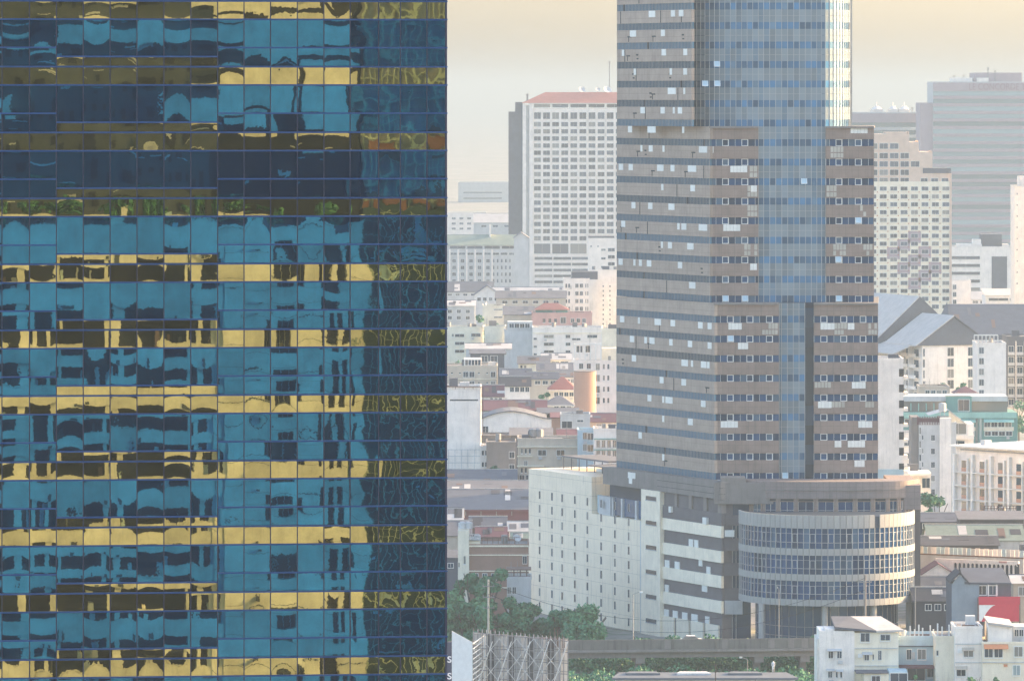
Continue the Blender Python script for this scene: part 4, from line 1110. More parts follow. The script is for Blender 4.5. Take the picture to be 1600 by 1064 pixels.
def houses(rows):
    for r_ in rows:
        (nm, lab, cat, x0, x1, yt, Y, d, wall, roof, rm, rh, wins) = r_
        bldg(nm, lab, cat, x0, x1, yt, Y, d, wall, 0, wins, roof, rm, rh)
houses([
 ('row_house', 'row of low white houses under a long bright ridge roof', 'house', 757, 885, 458, 2330, 12, 'white', 'gx', 'r_pale', 2.0, [(770, 461, 5, 4, 8, 13, 1, 0)]),
 ('low_warehouse', 'low slate-roofed warehouse below the institute', 'warehouse', 690, 770, 456, 2380, 22, 'pale', 'gx', 'r_slate', 3.5, [(700, 459, 6, 3, 5, 12, 1, 0)]),
 ('temple_hall', 'small hall with a steep dark two-tier roof and white gable edges', 'hall', 741, 781, 461, 2250, 14, 'white', 'gy', 'r_slate', 3.4, [(746, 465, 5, 5, 4, 9, 1, 0)]),
 ('workshop', 'long low workshop with a dull grey roof behind the pink house', 'workshop', 775, 884, 466, 2200, 18, 'beige', 'gx', 'r_grey', 2.2, [(785, 470, 8, 4, 6, 16, 1, 0)]),
 ('cream_house', 'boxy cream house with two dark slots in its blank wall', 'house', 754, 788, 479, 2090, 12, 'cream', 'flat', 'r_grey', 1, [(772, 483, 13, 1.6, 1, 0, 2, 12)]),
 ('sheet_roof_shed', 'brown-grey sheet roofed shed left of the pink house', 'shed', 787, 834, 492, 2060, 20, 'beige', 'gx', 'r_grey', 2.4, []),
 ('pale_house', 'plain pale house in the mist beneath the temple hall', 'house', 690, 742, 478, 2120, 14, 'pale', 'gx', 'r_pale', 1.6, [(700, 484, 6, 5, 3, 14, 2, 10)]),
])
p_ = bldg('pink_house', 'pink house with arched window and red hipped roof', 'house', 831, 925, 491, 2050, 14, 'pink', roof='flat')
grid(p_, 848, 498, 4, 6, 3, 9, 1, 0); grid(p_, 876, 496, 8, 9, 1, 0); grid(p_, 892, 498, 5, 6, 3, 9, 1, 0)
MB().box(at(p_, 837, 491)[0], at(p_, 887, 491)[0], 2, 11, p_.h, PZ(484, 2050)).build('upper_storey', M['green_p'], p_.t)
a0, a1 = at(p_, 834, 484)[0], at(p_, 890, 484)[0]; zr0, zr1 = PZ(484.5, 2050), PZ(474.5, 2050)
MB().quad([(a0, 1, zr0), (a1, 1, zr0), (a1-4, 6.5, zr1), (a0+3.5, 6.5, zr1)]).quad([(a0, 12, zr0), (a0, 1, zr0), (a0+3.5, 6.5, zr1)]).quad([(a1, 1, zr0), (a1, 12, zr0), (a1-4, 6.5, zr1)]).quad([(a1, 12, zr0), (a0, 12, zr0), (a0+3.5, 6.5, zr1), (a1-4, 6.5, zr1)]).build('roof', M['r_red'], p_.t)
# middle distance
b1 = bldg('beige_flats', 'beige flats with paired windows beside the dark tree clump', 'apartment block', 694, 755, 513, 1960, 14, 'cream', wins=[(711, 522, 14, 4.5, 1, 0, 3, 12.3), (706, 522, 3, 4, 1, 0, 1, 0), (736.5, 521, 14, 5, 1, 0, 1, 0)])
b2 = bldg('cream_hall', 'blank cream hall wedged between beige flats and a stained wall', 'hall', 757, 790, 512, 1945, 14, 'cream')
b3 = bldg('stained_block', 'pale block with a blank stained wall under a glazed top storey', 'apartment block', 788, 833, 517.5, 1930, 14, 'pale')
roofbox(b3, 793, 503, 832, 1, 10, 'pale', 'top_storey'); grid(b3, 796, 506, 7, 6.5, 4, 8.2, 1, 0, y=1.0)
b4 = bldg('white_apartments', 'wide white apartments with three rows of sparse windows', 'apartment block', 832, 942, 513.5, 1920, 14, 'white')
grid(b4, 834, 528, 4.6, 3, 1, 0, 3, 12); grid(b4, 850, 523.5, 15, 4.6, 1, 0, 3, 12); grid(b4, 884, 523.5, 7, 4.6, 1, 0, 3, 12); grid(b4, 894, 528.5, 13, 3, 1, 0, 1, 0); grid(b4, 918, 523.5, 15, 4.4, 1, 0, 1, 0)
slab(b4, 833, 519.5, 941, 521, 'cream', 'string_course', 0.3)
b5 = bldg('cream_tower_house', 'narrow cream house rising behind the white trellis block', 'house', 941, 968, 516, 1880, 12, 'cream', wins=[(946, 548, 6, 5, 2, 8, 4, 20)])
houses([
 ('bright_roof_house', 'small house under a bright white sheet roof', 'house', 728, 798, 545, 1800, 12, 'pale', 'gx', 'r_pale', 1.3, [(740, 549, 9, 5, 4, 14, 1, 0)]),
 ('dark_shed', 'dark open-sided shed below the bright white roof', 'shed', 735, 788, 553, 1770, 10, 'r_slate', 'shed', 'r_slate', .8, [(752, 556, 10, 9, 2, 15, 1, 0)]),
 ('cream_gable_house', 'cream house with dark arched openings under its grey roof', 'house', 810, 858, 568, 1780, 12, 'cream', 'gx', 'r_grey', 1.8, [(813, 571, 3.5, 6, 2, 6, 1, 0)]),
 ('white_gable_house', 'white house with a pale ridged roof near the trellis block', 'house', 847, 892, 562, 1790, 12, 'white', 'gx', 'r_pale', 1.6, [(862, 565, 12, 3, 2, 14, 1, 0)]),
 ('long_slate_house', 'long slate-roofed house behind the tree clump', 'house', 782, 829, 588, 1690, 10, 'pale', 'gx', 'r_slate', 1.8, [(788, 590, 7, 3, 4, 10, 1, 0)]),
 ('dark_roof_house', 'low house with a wide dark roof next to pencil trees', 'house', 783, 828, 603, 1640, 10, 'white', 'gx', 'r_dark', 2.2, [(797, 605, 6, 7, 4, 8, 1, 0)]),
 ('two_roof_house', 'cluttered low house with a mauve-grey roof before the white gable', 'house', 825, 872, 592, 1680, 10, 'beige', 'gx', 'r_slate', 1.6, [(836, 595, 8, 5, 3, 12, 1, 0)]),
 ('grey_roof_row', 'row of grey roofed sheds beside the peach cylinder', 'shed', 840, 899, 579, 1730, 12, 'pale', 'gx', 'r_grey', 1.8, [(850, 584, 8, 4, 4, 11, 1, 0)]),
 ('white_side_house', 'small white house squeezed against the trellis block', 'house', 872, 900, 589, 1700, 10, 'white', 'gx', 'r_grey', 1.2, [(878, 593, 5, 5, 3, 7, 1, 0)]),
])
b6 = bldg('beige_school', 'broad beige block with paired shuttered windows in two rows', 'school', 690, 777, 574, 1700, 16, 'beige')
grid(b6, 724, 581, 7.4, 8, 2, 9.7, 2, 15); grid(b6, 767, 581, 7, 8, 1, 0, 2, 15); grid(b6, 705, 582, 2.4, 2, 2, 12.5, 2, 15); grid(b6, 747, 582, 2.4, 2, 2, 13, 2, 15)
slab(b6, 692, 591.5, 777, 592.6, 'cream', 'string_course', 0.25)
roofbox(b6, 725, 561, 752, 2, 9, 'white', 'roof_rooms'); grid(b6, 727, 563, 4, 8, 5, 5, 1, 0, y=2.0)
b7 = bldg('red_roof_house', 'white house with a red hipped tile roof', 'house', 858, 900, 608, 1610, 12, 'cream', roof='hip', rm='r_red', rh=3, wins=[(866, 613, 6, 6, 4, 8, 1, 0)])
b8 = bldg('plum_gable_house', 'white gable-ended house with a plum roof', 'house', 752, 786, 619, 1590, 10, 'white', roof='gx', rm='r_plum', rh=2.6, wins=[(766, 622, 4, 4, 3, 7, 1, 0)])
b9 = bldg('grey_hip_house', 'open-fronted house under a wide grey hipped roof', 'house', 852, 896, 632, 1540, 12, 'pale', roof='hip', rm='r_grey', rh=2.0, wins=[(866, 634, 7, 4, 3, 10, 1, 0)])
b10 = bldg('plum_roof_shed', 'long shed with a plum roof edged in white', 'shed', 752, 853, 641, 1530, 13, 'pale', roof='gx', rm='r_plum', rh=2.2)
b11 = bldg('curved_warehouse', 'old pale warehouse with a streaked blank wall and low arched gable', 'warehouse', 752, 866, 653, 1500, 18, 'white', roof='none')
mb = MB(); n = 10; xw = b11.w
prof = [(xw*i/n, b11.h + 2.1*math.sin(math.pi*min(1, i/n*1.15))*(1 - 0.35*i/n)) for i in range(n+1)]
for i in range(n):
    (xa, za), (xb, zb_) = prof[i], prof[i+1]
    mb.quad([(xa, 0, b11.h), (xb, 0, b11.h), (xb, 0, zb_), (xa, 0, za)])
mb.build('gable_wall', M['white'], b11.t)
mb = MB()
for i in range(n):
    (xa, za), (xb, zb_) = prof[i], prof[i+1]
    mb.quad([(xa, -.4, za), (xb, -.4, zb_), (xb, 18, zb_), (xa, 18, za)]); mb.quad([(xa, -.4, za-.25), (xb, -.4, zb_-.25), (xb, -.4, zb_), (xa, -.4, za)])
mb.build('roof', M['r_grey'], b11.t)
grid(b11, 755, 666, 8, 10, 1, 0)
b12 = bldg('long_dark_shed', 'low dark shed with a ribbon of openings behind the warehouse', 'shed', 841, 903, 646, 1520, 10, 'r_slate', roof='shed', rm='r_slate', rh=.8, wins=[(845, 648, 50, 3, 1, 0, 1, 0)])
b13 = bldg('peach_house', 'peach house beside the warehouse, half under a dark lean-to', 'house', 862, 882, 653, 1470, 8, 'peach', roof='shed', rm='r_plum', rh=.8)
b14 = bldg('dark_house', 'grey house with a shadowed open front and flat roof', 'house', 876, 922, 650, 1460, 10, 'pale', wins=[(878, 658, 16, 20, 1, 0, 1, 0), (902, 656, 9, 3, 1, 0, 1, 0)])
b15 = bldg('plum_strip_house', 'beige house under a plum roof strip next to the tower', 'house', 915, 968, 659, 1480, 10, 'beige', roof='gx', rm='r_plum', rh=1.8, wins=[(932, 663, 8, 6, 3, 12, 1, 0)])
# white block with trellis and the peach cylinder
b16 = bldg('trellis_block', 'white apartment block with a rooftop trellis and small stair windows', 'apartment block', 897, 967, 566, 1590, 12, 'white')
grid(b16, 942, 569, 3, 7.5, 1, 0, 4, 17.6); grid(b16, 949, 569, 3, 7.5, 1, 0, 4, 17.6); grid(b16, 905, 568, 6, 8, 2, 12, 1, 0); grid(b16, 931, 568, 6, 10, 1, 0, 4, 17.6)
roofbox(b16, 941, 545, 967, 3, 9, 'cream')
mb = MB()
x0, z1 = at(b16, 898, 537); x1, _ = at(b16, 939, 537)
for zf_, th in ((b16.h, .2), (z1 - .3, .25)):
    mb.box(x0, x1, 0, .3, zf_, zf_ + th); mb.box(x0, x1, 4, 4.3, zf_, zf_+th)
for i in range(6):
    xx = x0 + (x1-x0)*i/5; mb.box(xx-.1, xx+.1, 0, .25, b16.h, z1); mb.box(xx-.1, xx+.1, .25, 4, z1-.25, z1)
mb.build('trellis', M['trim'], b16.t)
grid(b16, 901, 541, 9, 10, 2, 13, 1, 0, y=2.0); mast(b16, 922, 3, 520)
t_ = thing('peach_cylinder_tower', 'windowless peach cylinder tower standing in front of the white trellis block', 'tower', (PX(914, 1570), 1570, 0))
MB().cyl(0, 0, 0, PZ(580.5, 1570), 17.4*1570/F, 32).build('shaft', M['peach'], t_, smooth=False)
MB().cyl(0, 0, PZ(580.5, 1570), PZ(579.2, 1570), 17.8*1570/F, 32).build('rim', M['concrete'], t_)
# white box block at the glass edge
b17 = bldg('white_box_block', 'blank white box-like block with a tiled lower wall next to the glass building', 'block', 660, 751.5, 608, 1400, 14, 'white', roof='flat')
slab(b17, 703, 624, 747, 626.2, 'dark', 'slot', 0.02)
for i in range(9): slab(b17, 660 + 10.1*i, 702, 660.8 + 10.1*i, 760, 'pale', 'tile_joint', 0.06)
for j in range(5): slab(b17, 660, 702 + 10.2*j, 751.5, 702.9 + 10.2*j, 'pale', 'tile_joint', 0.05)
mb = MB(); x0, z1 = at(b17, 698, 604); x1, _ = at(b17, 754.5, 604)
mb.beam((x0, -.3, z1), (x1, -.3, z1), .18); mb.beam((x1, -.3, z1), (x1, -.3, z1 - 12), .18)
for i in range(5): mb.beam((x0 + i*2, -.3, b17.h), (x0+i*2, -.3, z1), .1)
mb.build('roof_pipe', M['rust'], b17.t); mast(b17, 702, 2, 588)
b18 = bldg('concrete_flank', 'rough streaked concrete flank wall standing behind the small leafy tree', 'block', 760, 806, 694, 1380, 14, 'concrete', wins=[(796, 706, 8, 9, 1, 0, 3, 20)])
b18b = bldg('narrow_flats', 'narrow white flats squeezed between white box and concrete flank', 'apartment block', 750, 764, 700, 1390, 10, 'white', wins=[(753, 704, 3, 7, 2, 5, 3, 18)])
b19 = bldg('beige_shophouse', 'beige shophouse with a long parapet and barred windows on the podium side', 'shophouse', 809, 905, 688, 1350, 12, 'beige')
slab(b19, 808, 697, 905, 698.8, 'cream', 'ledge', .5); slab(b19, 808, 727, 850, 729, 'cream', 'ledge', .9); slab(b19, 808, 712, 832, 713.5, 'cream', 'ledge', .6)
grid(b19, 814, 701, 2.6, 7, 3, 6.3, 2, 30); grid(b19, 841, 703, 12, 8, 2, 29, 1, 0); grid(b19, 819, 720, 5, 8, 1, 0); grid(b19, 812, 742, 7, 7, 2, 10, 1, 0)
mast(b19, 841, 2, 672); tank(b19, 833, 4, 1.0, 1.6, 'steel', .6); tank(b19, 842, 4, 1.0, 1.6, 'steel', .6)
b20 = bldg('green_trim_house', 'white house with green window trims beside the tower', 'house', 928, 968, 673, 1330, 10, 'white')
for j in (0, 1): slab(b20, 928, 685 + 17*j, 968, 686.4 + 17*j, 'green_p', 'trim_band', .3)
grid(b20, 932, 688, 5, 11, 4, 8.5, 2, 16)
b21 = bldg('blue_grey_house', 'bluish house with big dark windows between shophouse and green-trimmed house', 'house', 903, 930, 675, 1340, 10, 'aqua', wins=[(911, 676, 6, 10, 1, 0, 2, 18), (918, 677, 9, 10, 1, 0, 2, 18)])
houses([
 ('yellow_tank_house', 'flat house with a yellow water tank on its roof', 'house', 752, 800, 683, 1430, 12, 'concrete', 'flat', 'r_grey', 1, [(760, 688, 9, 8, 3, 14, 1, 0)]),
 ('grey_lean_to', 'grey lean-to roof with two tanks behind the beige shophouse', 'shed', 798, 862, 681, 1420, 10, 'r_slate', 'shed', 'r_grey', 1.2, []),
 ('mottled_house', 'mottled low house with a rusty roof behind the green-trimmed house', 'house', 872, 930, 682, 1410, 10, 'concrete', 'gx', 'r_plum', 1.4, [(880, 686, 8, 7, 4, 11, 1, 0)]),
])
# long sheds
for k, (x0, x1, yt, Y, rm, rh, lab) in enumerate(((690, 806, 757, 1330, 'r_slate', 2.4, 'farthest of the long grey sheds, its roof ending under the leafy tree'), (690, 830, 775, 1290, 'r_grey', 2.4, 'middle long grey shed with a pale stretch of roof at its far end'), (690, 830, 796, 1255, 'r_slate', 3.0, 'nearer long grey shed with purple gutter and mottled roof'))):
    L_ = bldg('long_shed', lab, 'shed', x0, x1, yt, Y, 26 if k < 2 else 34, 'r_plum', roof='gx', rm=rm, rh=rh, group='long grey sheds beside the white podium')
    slab(L_, x0, yt, x1, yt + 2.5, 'r_plum', 'gutter', .5)
    for i in range(5): slab(L_, 703 + 24*i, yt - 1, 704.2 + 24*i, yt + 9, 'steel', 'downpipe', .3)
houses([
 ('white_roof_hut', 'hut with a bright white sloped roof under the long sheds', 'hut', 690, 722, 812, 1235, 9, 'white', 'gx', 'r_pale', 2.0, []),
 ('slate_hut', 'slate roofed hut jumbled below the mottled shed', 'hut', 735, 790, 824, 1225, 10, 'r_slate', 'gx', 'r_slate', 1.8, [(745, 827, 8, 5, 3, 14, 1, 0)]),
 ('white_end_hut', 'small hut with a pale roof touching the white podium', 'hut', 795, 828, 829, 1222, 8, 'white', 'gx', 'r_pale', 1.6, [(800, 832, 7, 6, 2, 11, 1, 0)]),
 ('grey_front_shed', 'grey ridged shed at the foot of the glass building', 'shed', 690, 735, 836, 1215, 12, 'beige', 'gx', 'r_grey', 2.4, []),
 ('rust_shed', 'rust-brown roofed hut behind the brown building', 'hut', 745, 790, 838, 1205, 8, 'rust', 'gx', 'r_plum', 1.6, []),
 ('green_corner_hut', 'dark hut with a green patch of roof touching the podium', 'hut', 800, 829, 846, 1200, 7, 'r_slate', 'gx', 'r_green', 1.5, []),
 ('purple_annexe', 'low mauve annexe left of the white stair tower', 'annexe', 690, 717, 872, 1180, 10, 'r_slate', 'shed', 'r_slate', .8, [(700, 880, 8, 6, 1, 0, 1, 0)]),
])
# brown building with white stair tower
b22 = bldg('brown_building', 'brown rendered building with white bands and a cream stair tower', 'building', 733, 826, 854, 1125, 14, 'brown')
slab(b22, 733, 851.5, 826, 854, 'cream', 'coping', .25); slab(b22, 733, 866, 826, 867.6, 'cream', 'band', .2); slab(b22, 733, 891, 826, 892.6, 'cream', 'band', .2); slab(b22, 733, 917, 826, 918.6, 'cream', 'band', .2)
grid(b22, 817, 868.8, 6, 11, 1, 0); grid(b22, 740, 896, 7, 11, 3, 14, 1, 0)
MB().box(at(b22, 715.6, 840)[0], at(b22, 733, 840)[0], -1.0, 9, 0, PZ(828, 1125)).build('stair_tower', M['cream'], b22.t)
grid(b22, 724.6, 868, 3, 12, 1, 0, 1, 0, y=-1.02); grid(b22, 716.6, 878, 1.4, 7, 1, 0, y=-1.02)
MB().box(at(b22, 723, 840)[0], at(b22, 750, 840)[0], 0, 6, b22.h, PZ(845, 1125)).build('roof_room', M['cream'], b22.t)
MB().box(at(b22, 722, 830)[0], at(b22, 751, 830)[0], -.4, 6.4, PZ(843.5, 1125), PZ(841.8, 1125)).build('roof_slab', M['pale'], b22.t)
mb = MB()
for i in range(9): mb.beam((at(b22, 728 + 2.6*i, 830)[0], -.3, PZ(842, 1125)), (at(b22, 728+2.6*i, 830)[0], -.3, PZ(834, 1125)), .1)
mb.beam((at(b22, 728, 834)[0], -.3, PZ(834, 1125)), (at(b22, 749, 834)[0], -.3, PZ(834, 1125)), .12); mb.build('railing', M['pale'], b22.t)
tank(b22, 722.5, 2, .75, 1.0, 'pale', .2, PZ(828, 1125)); tank(b22, 732, 2, .75, 1.0, 'pale', .2, PZ(828, 1125))
mb = MB()
for i in range(7): mb.beam((at(b22, 753 + 8.5*i, 840)[0], 1, b22.h), (at(b22, 753+8.5*i, 840)[0], 1, PZ(840, 1125)), .12)
mb.beam((at(b22, 753, 840)[0], 1, PZ(840, 1125)), (at(b22, 812, 840)[0], 1, PZ(840, 1125)), .1); mb.build('washing_frame', M['rust'], b22.t)
dish(b22, 808, 4, None, .8)
b23 = bldg('pergola_house', 'small stained house with an open roof frame against the podium wall', 'house', 792, 830, 905, 1110, 8, 'pale', wins=[(793, 917, 5, 10, 2, 8, 1, 0)])
mb = MB()
for i in range(4): mb.beam((at(b23, 793 + 10*i, 900)[0], .3, b23.h), (at(b23, 793+10*i, 900)[0], .3, PZ(889, 1110)), .2)
mb.box(at(b23, 791, 890)[0], at(b23, 830, 890)[0], -.2, 6, PZ(890.5, 1110), PZ(888.8, 1110)); mb.build('roof_frame', M['rust'], b23.t)
# trees of the gap
tree('hazy dark tree clump beside the beige flats', 748, None, 2000, 482, 22, 31, 900, .55, low=.2)
tree('small hazy tree behind the beige school', 712, None, 1760, 553, 13, 32, 500, .5)
tree('round tree before the wide white apartments', 862, None, 1840, 548, 12, 33, 500, .5)
tree('bushy tree by the plum gable', 771, None, 1620, 596, 14, 34, 600, .45)
tree('slim pencil tree beside the plum-roofed house', 789.5, None, 1600, 600, 4.5, 35, 350, .4, low=.1)
tree('slim dark tree between the mid-distance roofs', 832, None, 1700, 566, 7, 36, 400, .4, low=.1)
tree('wide leafy tree above the plum shed roof', 838, None, 1575, 610, 22, 37, 900, .45)
tree('lower leafy tree beside the wide one above the plum shed', 809, None, 1580, 615, 13, 38, 600, .45)
tree('small leafy tree against the stained concrete flank', 769, None, 1360, 719, 17, 39, 800, .4)

tree('hazy low tree before the cream boxy house', 778, None, 2040, 497, 9, 101, 350, .5)
tree('pale distant tree beside the low slate warehouse', 707, None, 2200, 474, 10, 102, 350, .6)
tree('dark small tree below the wide white apartments', 903, None, 1800, 560, 9, 103, 400, .5)
tree('leafy tree squeezed behind the grey roofed shed row', 876, None, 1750, 570, 10, 104, 400, .45)
tree('green tree beside the red hip-roofed house', 850, None, 1600, 603, 9, 105, 450, .42)
tree('small tree between plum shed and peach house', 873, None, 1500, 641, 7, 106, 400, .4)
tree('shaggy tree in front of the yellow-tank house', 790, None, 1370, 730, 9, 107, 500, .38)
tree('dark tree among the huts below the mottled shed', 727, None, 1200, 829, 9, 108, 600, .34)
# ================================================================== city beyond the tower, other side
c1 = bldg('striped_office_tower', 'huge hazy striped office tower with faded lettering on its top band', 'office tower', 1458, 1640, 129.5, 3500, 50, 'pale', roof='flat', mat='glass_f')
M['mauve'] = wallmat('mauve granite band', (0.37, 0.30, 0.325), stain=0.1, vary=0.06)
M['teal_g'] = winmat('teal ribbon glass', (0.19, 0.265, 0.285), 0.2, None, 0.3, curt=0.0)
slab(c1, 1458, 129.5, 1640, 143, 'mauve', 'top_band', .4)
for k in range(26): 
    slab(c1, 1458, 143.2 + 11.8*k, 1640, 150.0 + 11.8*k, 'teal_g', 'ribbon_window', .1)
    slab(c1, 1458, 150.0 + 11.8*k, 1640, 155.0 + 11.8*k, 'mauve', 'band', .3)
roofbox(c1, 1523, 114, 1598, 6, 40, 'mauve', 'penthouse')
roofbox(c1, 1486, 122, 1520, 4, 12, 'white', 'cooling_plant'); roofbox(c1, 1527, 122, 1545, 2, 5, 'white', 'cooling_plant')
MB().box(at(c1, 1438, 161)[0], at(c1, 1458, 161)[0], 2, 40, 0, PZ(161, 3500)).build('stepped_wing', M['mauve'], c1.t)
for nm, a, b_ in (('antenna', 1492, 118), ('antenna', 1507, 117), ('antenna', 1545, 106), ('antenna', 1556, 110)): mast(c1, a, 6, b_, .5)
def text(name, s, size, mat, parent, loc, rz=0.0, ext=0.05, align='LEFT', space=1.0):
    cu = bpy.data.curves.new(name, 'FONT'); cu.body = s; cu.size = size; cu.extrude = ext; cu.align_x = align
    cu.space_character = space; tmp = bpy.data.objects.new(name, cu); COL.objects.link(tmp)
    me = bpy.data.meshes.new_from_object(tmp.evaluated_get(bpy.context.evaluated_depsgraph_get())); me.name = name
    bpy.data.objects.remove(tmp); bpy.data.curves.remove(cu); me.materials.clear(); me.materials.append(mat)
    o = link(name, me, parent, loc); o.rotation_euler = (R(90), 0, rz); return o
M['letter'] = plain('faded letters', (0.25, 0.15, 0.17), 0.6)
lx, lz = at(c1, 1513.5, 140.8)
tl = text('lettering', 'LE CONCORDE T', 5.15, M['letter'], c1.t, (lx, -.5, lz), 0, .1, 'LEFT', 1.0); tl.scale.x = .80
c2 = bldg('low_striped_wing', 'lower hazy wing with domed cooling towers left of the striped office tower', 'office wing', 1325, 1440, 177.5, 3560, 40, 'pale', mat='glass_f')
slab(c2, 1325, 177.5, 1440, 192, 'mauve', 'top_band', .4)
for k in range(12): slab(c2, 1325, 192 + 11.8*k, 1440, 199 + 11.8*k, 'teal_g', 'ribbon_window', .1)
for a, b_ in ((1361, 1381), (1389, 1404), (1405, 1423)):
    x0 = at(c2, a, 170)[0]; x1 = at(c2, b_, 170)[0]
    MB().box(x0, x1, 4, 12, c2.h + .5, c2.h + 2.4).cyl((x0+x1)/2, 8, c2.h + 2.4, c2.h + 4.2, (x1-x0)*.42, 12, 0, 1.2).cyl((x0+x1)/2, 8, c2.h+4.2, c2.h+6.4, .25, 6).build('cooling_tower', M['white'], c2.t)
mast(c2, 1426, 4, 168, .5)
# stepped beige tower with mauve diagonal pattern
c3 = bldg('stepped_beige_tower', 'beige apartment tower with a stepped shoulder and mauve diagonal tiles', 'apartment tower', 1340, 1486.5, 284, 2300, 24, 'cream', roof='none', mat='glass_f')
M['tower_b'] = wallmat('salmon beige render', (0.66, 0.51, 0.40), stain=0.15)
for a, b_, yt in ((1340, 1421, 210), (1421, 1436, 222), (1436, 1457, 237.5), (1457, 1486, 264)):
    MB().box(at(c3, a, 200)[0], at(c3, b_, 200)[0], 0.5, 23, PZ(284, 2300), PZ(yt, 2300)).build('stepped_wall', M['tower_b'], c3.t)
for a, b_, yt in ((1384, 1418, 207), (1419, 1421, 206), (1434, 1436, 220), (1455, 1457, 236)):
    MB().box(at(c3, a, 200)[0], at(c3, b_, 200)[0], 2, 14, PZ(212 if a < 1430 else 240, 2300), PZ(yt, 2300)).build('roof_stair', M['tower_b'], c3.t)
slab(c3, 1442, 263, 1486, 271, 'r_slate', 'terrace_glass', -.2, .6)
slab(c3, 1483.5, 271, 1487, 500, 'tower_b', 'corner_pier', .3)
for r_, (y, n) in enumerate(((224.5, 3), (239.5, 4), (252.5, 5), (265.5, 4), (278.3, 4))):
    grid(c3, 1358, y, 13, 8.3, n, 16.4, 1, 0, y=.5 if y < 284 else 0)
grid(c3, 1439, 279, 10.4, 6, 3, 16.3, 1, 0, y=.5)
grid(c3, 1374.8 - 16.3, 292, 10.3, 6, 8, 16.3, 16, 12.28)
cells = [(1419, 361.5), (1402, 374), (1386, 386.5), (1435, 385), (1419, 398), (1402, 410), (1451, 409.5), (1435, 422), (1419, 434)]
for x, y in cells:
    slab(c3, x, y, x + 20, y + 18.6, 'mauve', 'mauve_tile', .02)
M['dot'] = plain('terracotta dot', (0.45, 0.18, 0.08))
for j in range(15):
    for i in range(7):
        slab(c3, 1371 + 16.3*i - .8, 300.3 + 12.28*j - .8, 1371 + 16.3*i + .9, 300.3 + 12.28*j + .9, 'dot', 'tile_dot', .06)
c4 = bldg('ribbon_office', 'pale office with ribbon windows and one tall dark glass strip', 'office', 1484, 1585, 387, 2700, 24, 'white', mat='glass_f')
grid(c4, 1487, 400.5, 44, 4.6, 1, 0, 5, 12.2)
slab(c4, 1549.5, 401, 1573.5, 462, 'r_slate', 'glass_strip', .1)
roofbox(c4, 1534.6, 366.5, 1566.5, 4, 16, 'r_slate', 'plant_room'); roofbox(c4, 1496, 381.5, 1535, 3, 10, 'white', 'roof_screen'); roofbox(c4, 1521, 374.5, 1534, 4, 10, 'white', 'roof_screen'); roofbox(c4, 1567, 382, 1577, 3, 10, 'white', 'roof_screen')
c5 = bldg('small_white_office', 'small white box office with three windows up one edge', 'office', 1486, 1517, 440, 2450, 14, 'white', mat='glass_f', wins=[(1489, 445, 5, 7, 1, 0, 3, 11.7)])
c6 = bldg('white_slab_tower', 'blank white slab tower cut by the picture edge, dotted with small vents', 'tower', 1585.5, 1640, 292, 2350, 20, 'white', mat='glass_f')
slab(c6, 1585.5, 290.5, 1640, 292, 'trim', 'coping', .4); grid(c6, 1588.5, 302, 1.6, 2, 1, 0, 9, 17.5); roofbox(c6, 1594, 276, 1640, 3, 14, 'white')
houses([
 ('far_roof_row', 'row of pale far roofs below the small white office', 'house', 1480, 1560, 468, 2500, 20, 'white', 'gx', 'r_pale', 3.0, [(1520, 470, 8, 4, 3, 12, 1, 0)]),
 ('far_ramp_hall', 'long pale hall with a strip of dark windows under the white slab tower', 'hall', 1540, 1640, 462, 2420, 20, 'white', 'shed', 'r_pale', 2.0, [(1545, 466, 30, 4, 3, 33, 1, 0)]),
])
tree('small hazy tree by the far white office', 1508, None, 2300, 468, 8, 41, 300, .6); tree('second small hazy tree, under the ribbon office', 1535, None, 2290, 470, 7, 42, 300, .6)
# big gabled building
c7 = bldg('slate_hall', 'very large slate roofed hall behind the white gabled building', 'hall', 1486, 1660, 523, 2080, 40, 'r_slate', roof='gx', rm='r_slate', rh=9.5, mat='glass_f')
MB().quad([(0, -1, c7.h - 1), (0.1, 20, c7.h + 10.5), (-5, 8, c7.h + 2)]).build('gable_fin', M['r_slate'], c7.t)
rotg = 20
c8 = bldg('white_gabled_building', 'white apartment building with a dark gable end and steep pale roofs', 'apartment building', 1441, 1537, 536, 1930, 62, 'white', rot=rotg, roof='none')
wq = c8.w; hh = c8.h
apx = PZ(495, 1930)
ov = 2.6
MB().quad([(-ov, -.6, hh - .8), (wq + ov, -.6, hh - .8), (wq/2, -.6, apx - .3)]).build('gable_end', M['r_slate'], c8.t)
def roofslab(b, pa, pb, pc, pd, mat, name='roof', th=.35):
    p = [Vector(v) for v in (pa, pb, pc, pd)]; mb = MB()
    q_ = [v + Vector((0, 0, th)) for v in p]
    mb.quad([tuple(v) for v in q_]); mb.quad([tuple(v) for v in p[::-1]])
    for i in range(4):
        j = (i+1) % 4; mb.quad([tuple(p[i]), tuple(p[j]), tuple(q_[j]), tuple(q_[i])])
    return mb.build(name, M[mat], b.t)
roofslab(c8, (-ov, -1, hh - 1), (wq/2, -1, apx), (wq/2, 24, apx), (-ov, 24, hh - 1), 'r_pale'); roofslab(c8, (wq/2, -1, apx), (wq + ov, -1, hh - 1), (wq + ov, 24, hh - 1), (wq/2, 24, apx), 'r_slate')
ap2 = apx + 5.2
roofslab(c8, (-ov - 3, 26, hh - 1), (wq/2, 26, ap2), (wq/2, 64, ap2), (-ov - 3, 64, hh - 1), 'r_pale'); roofslab(c8, (wq/2, 26, ap2), (wq + ov + 3, 26, hh - 1), (wq + ov + 3, 64, hh - 1), (wq/2, 64, ap2), 'r_slate')
MB().quad([(-ov - 3, 26.1, hh - 1), (wq + ov + 3, 26.1, hh - 1), (wq/2, 26.1, ap2)]).build('gable_end', M['r_slate'], c8.t)
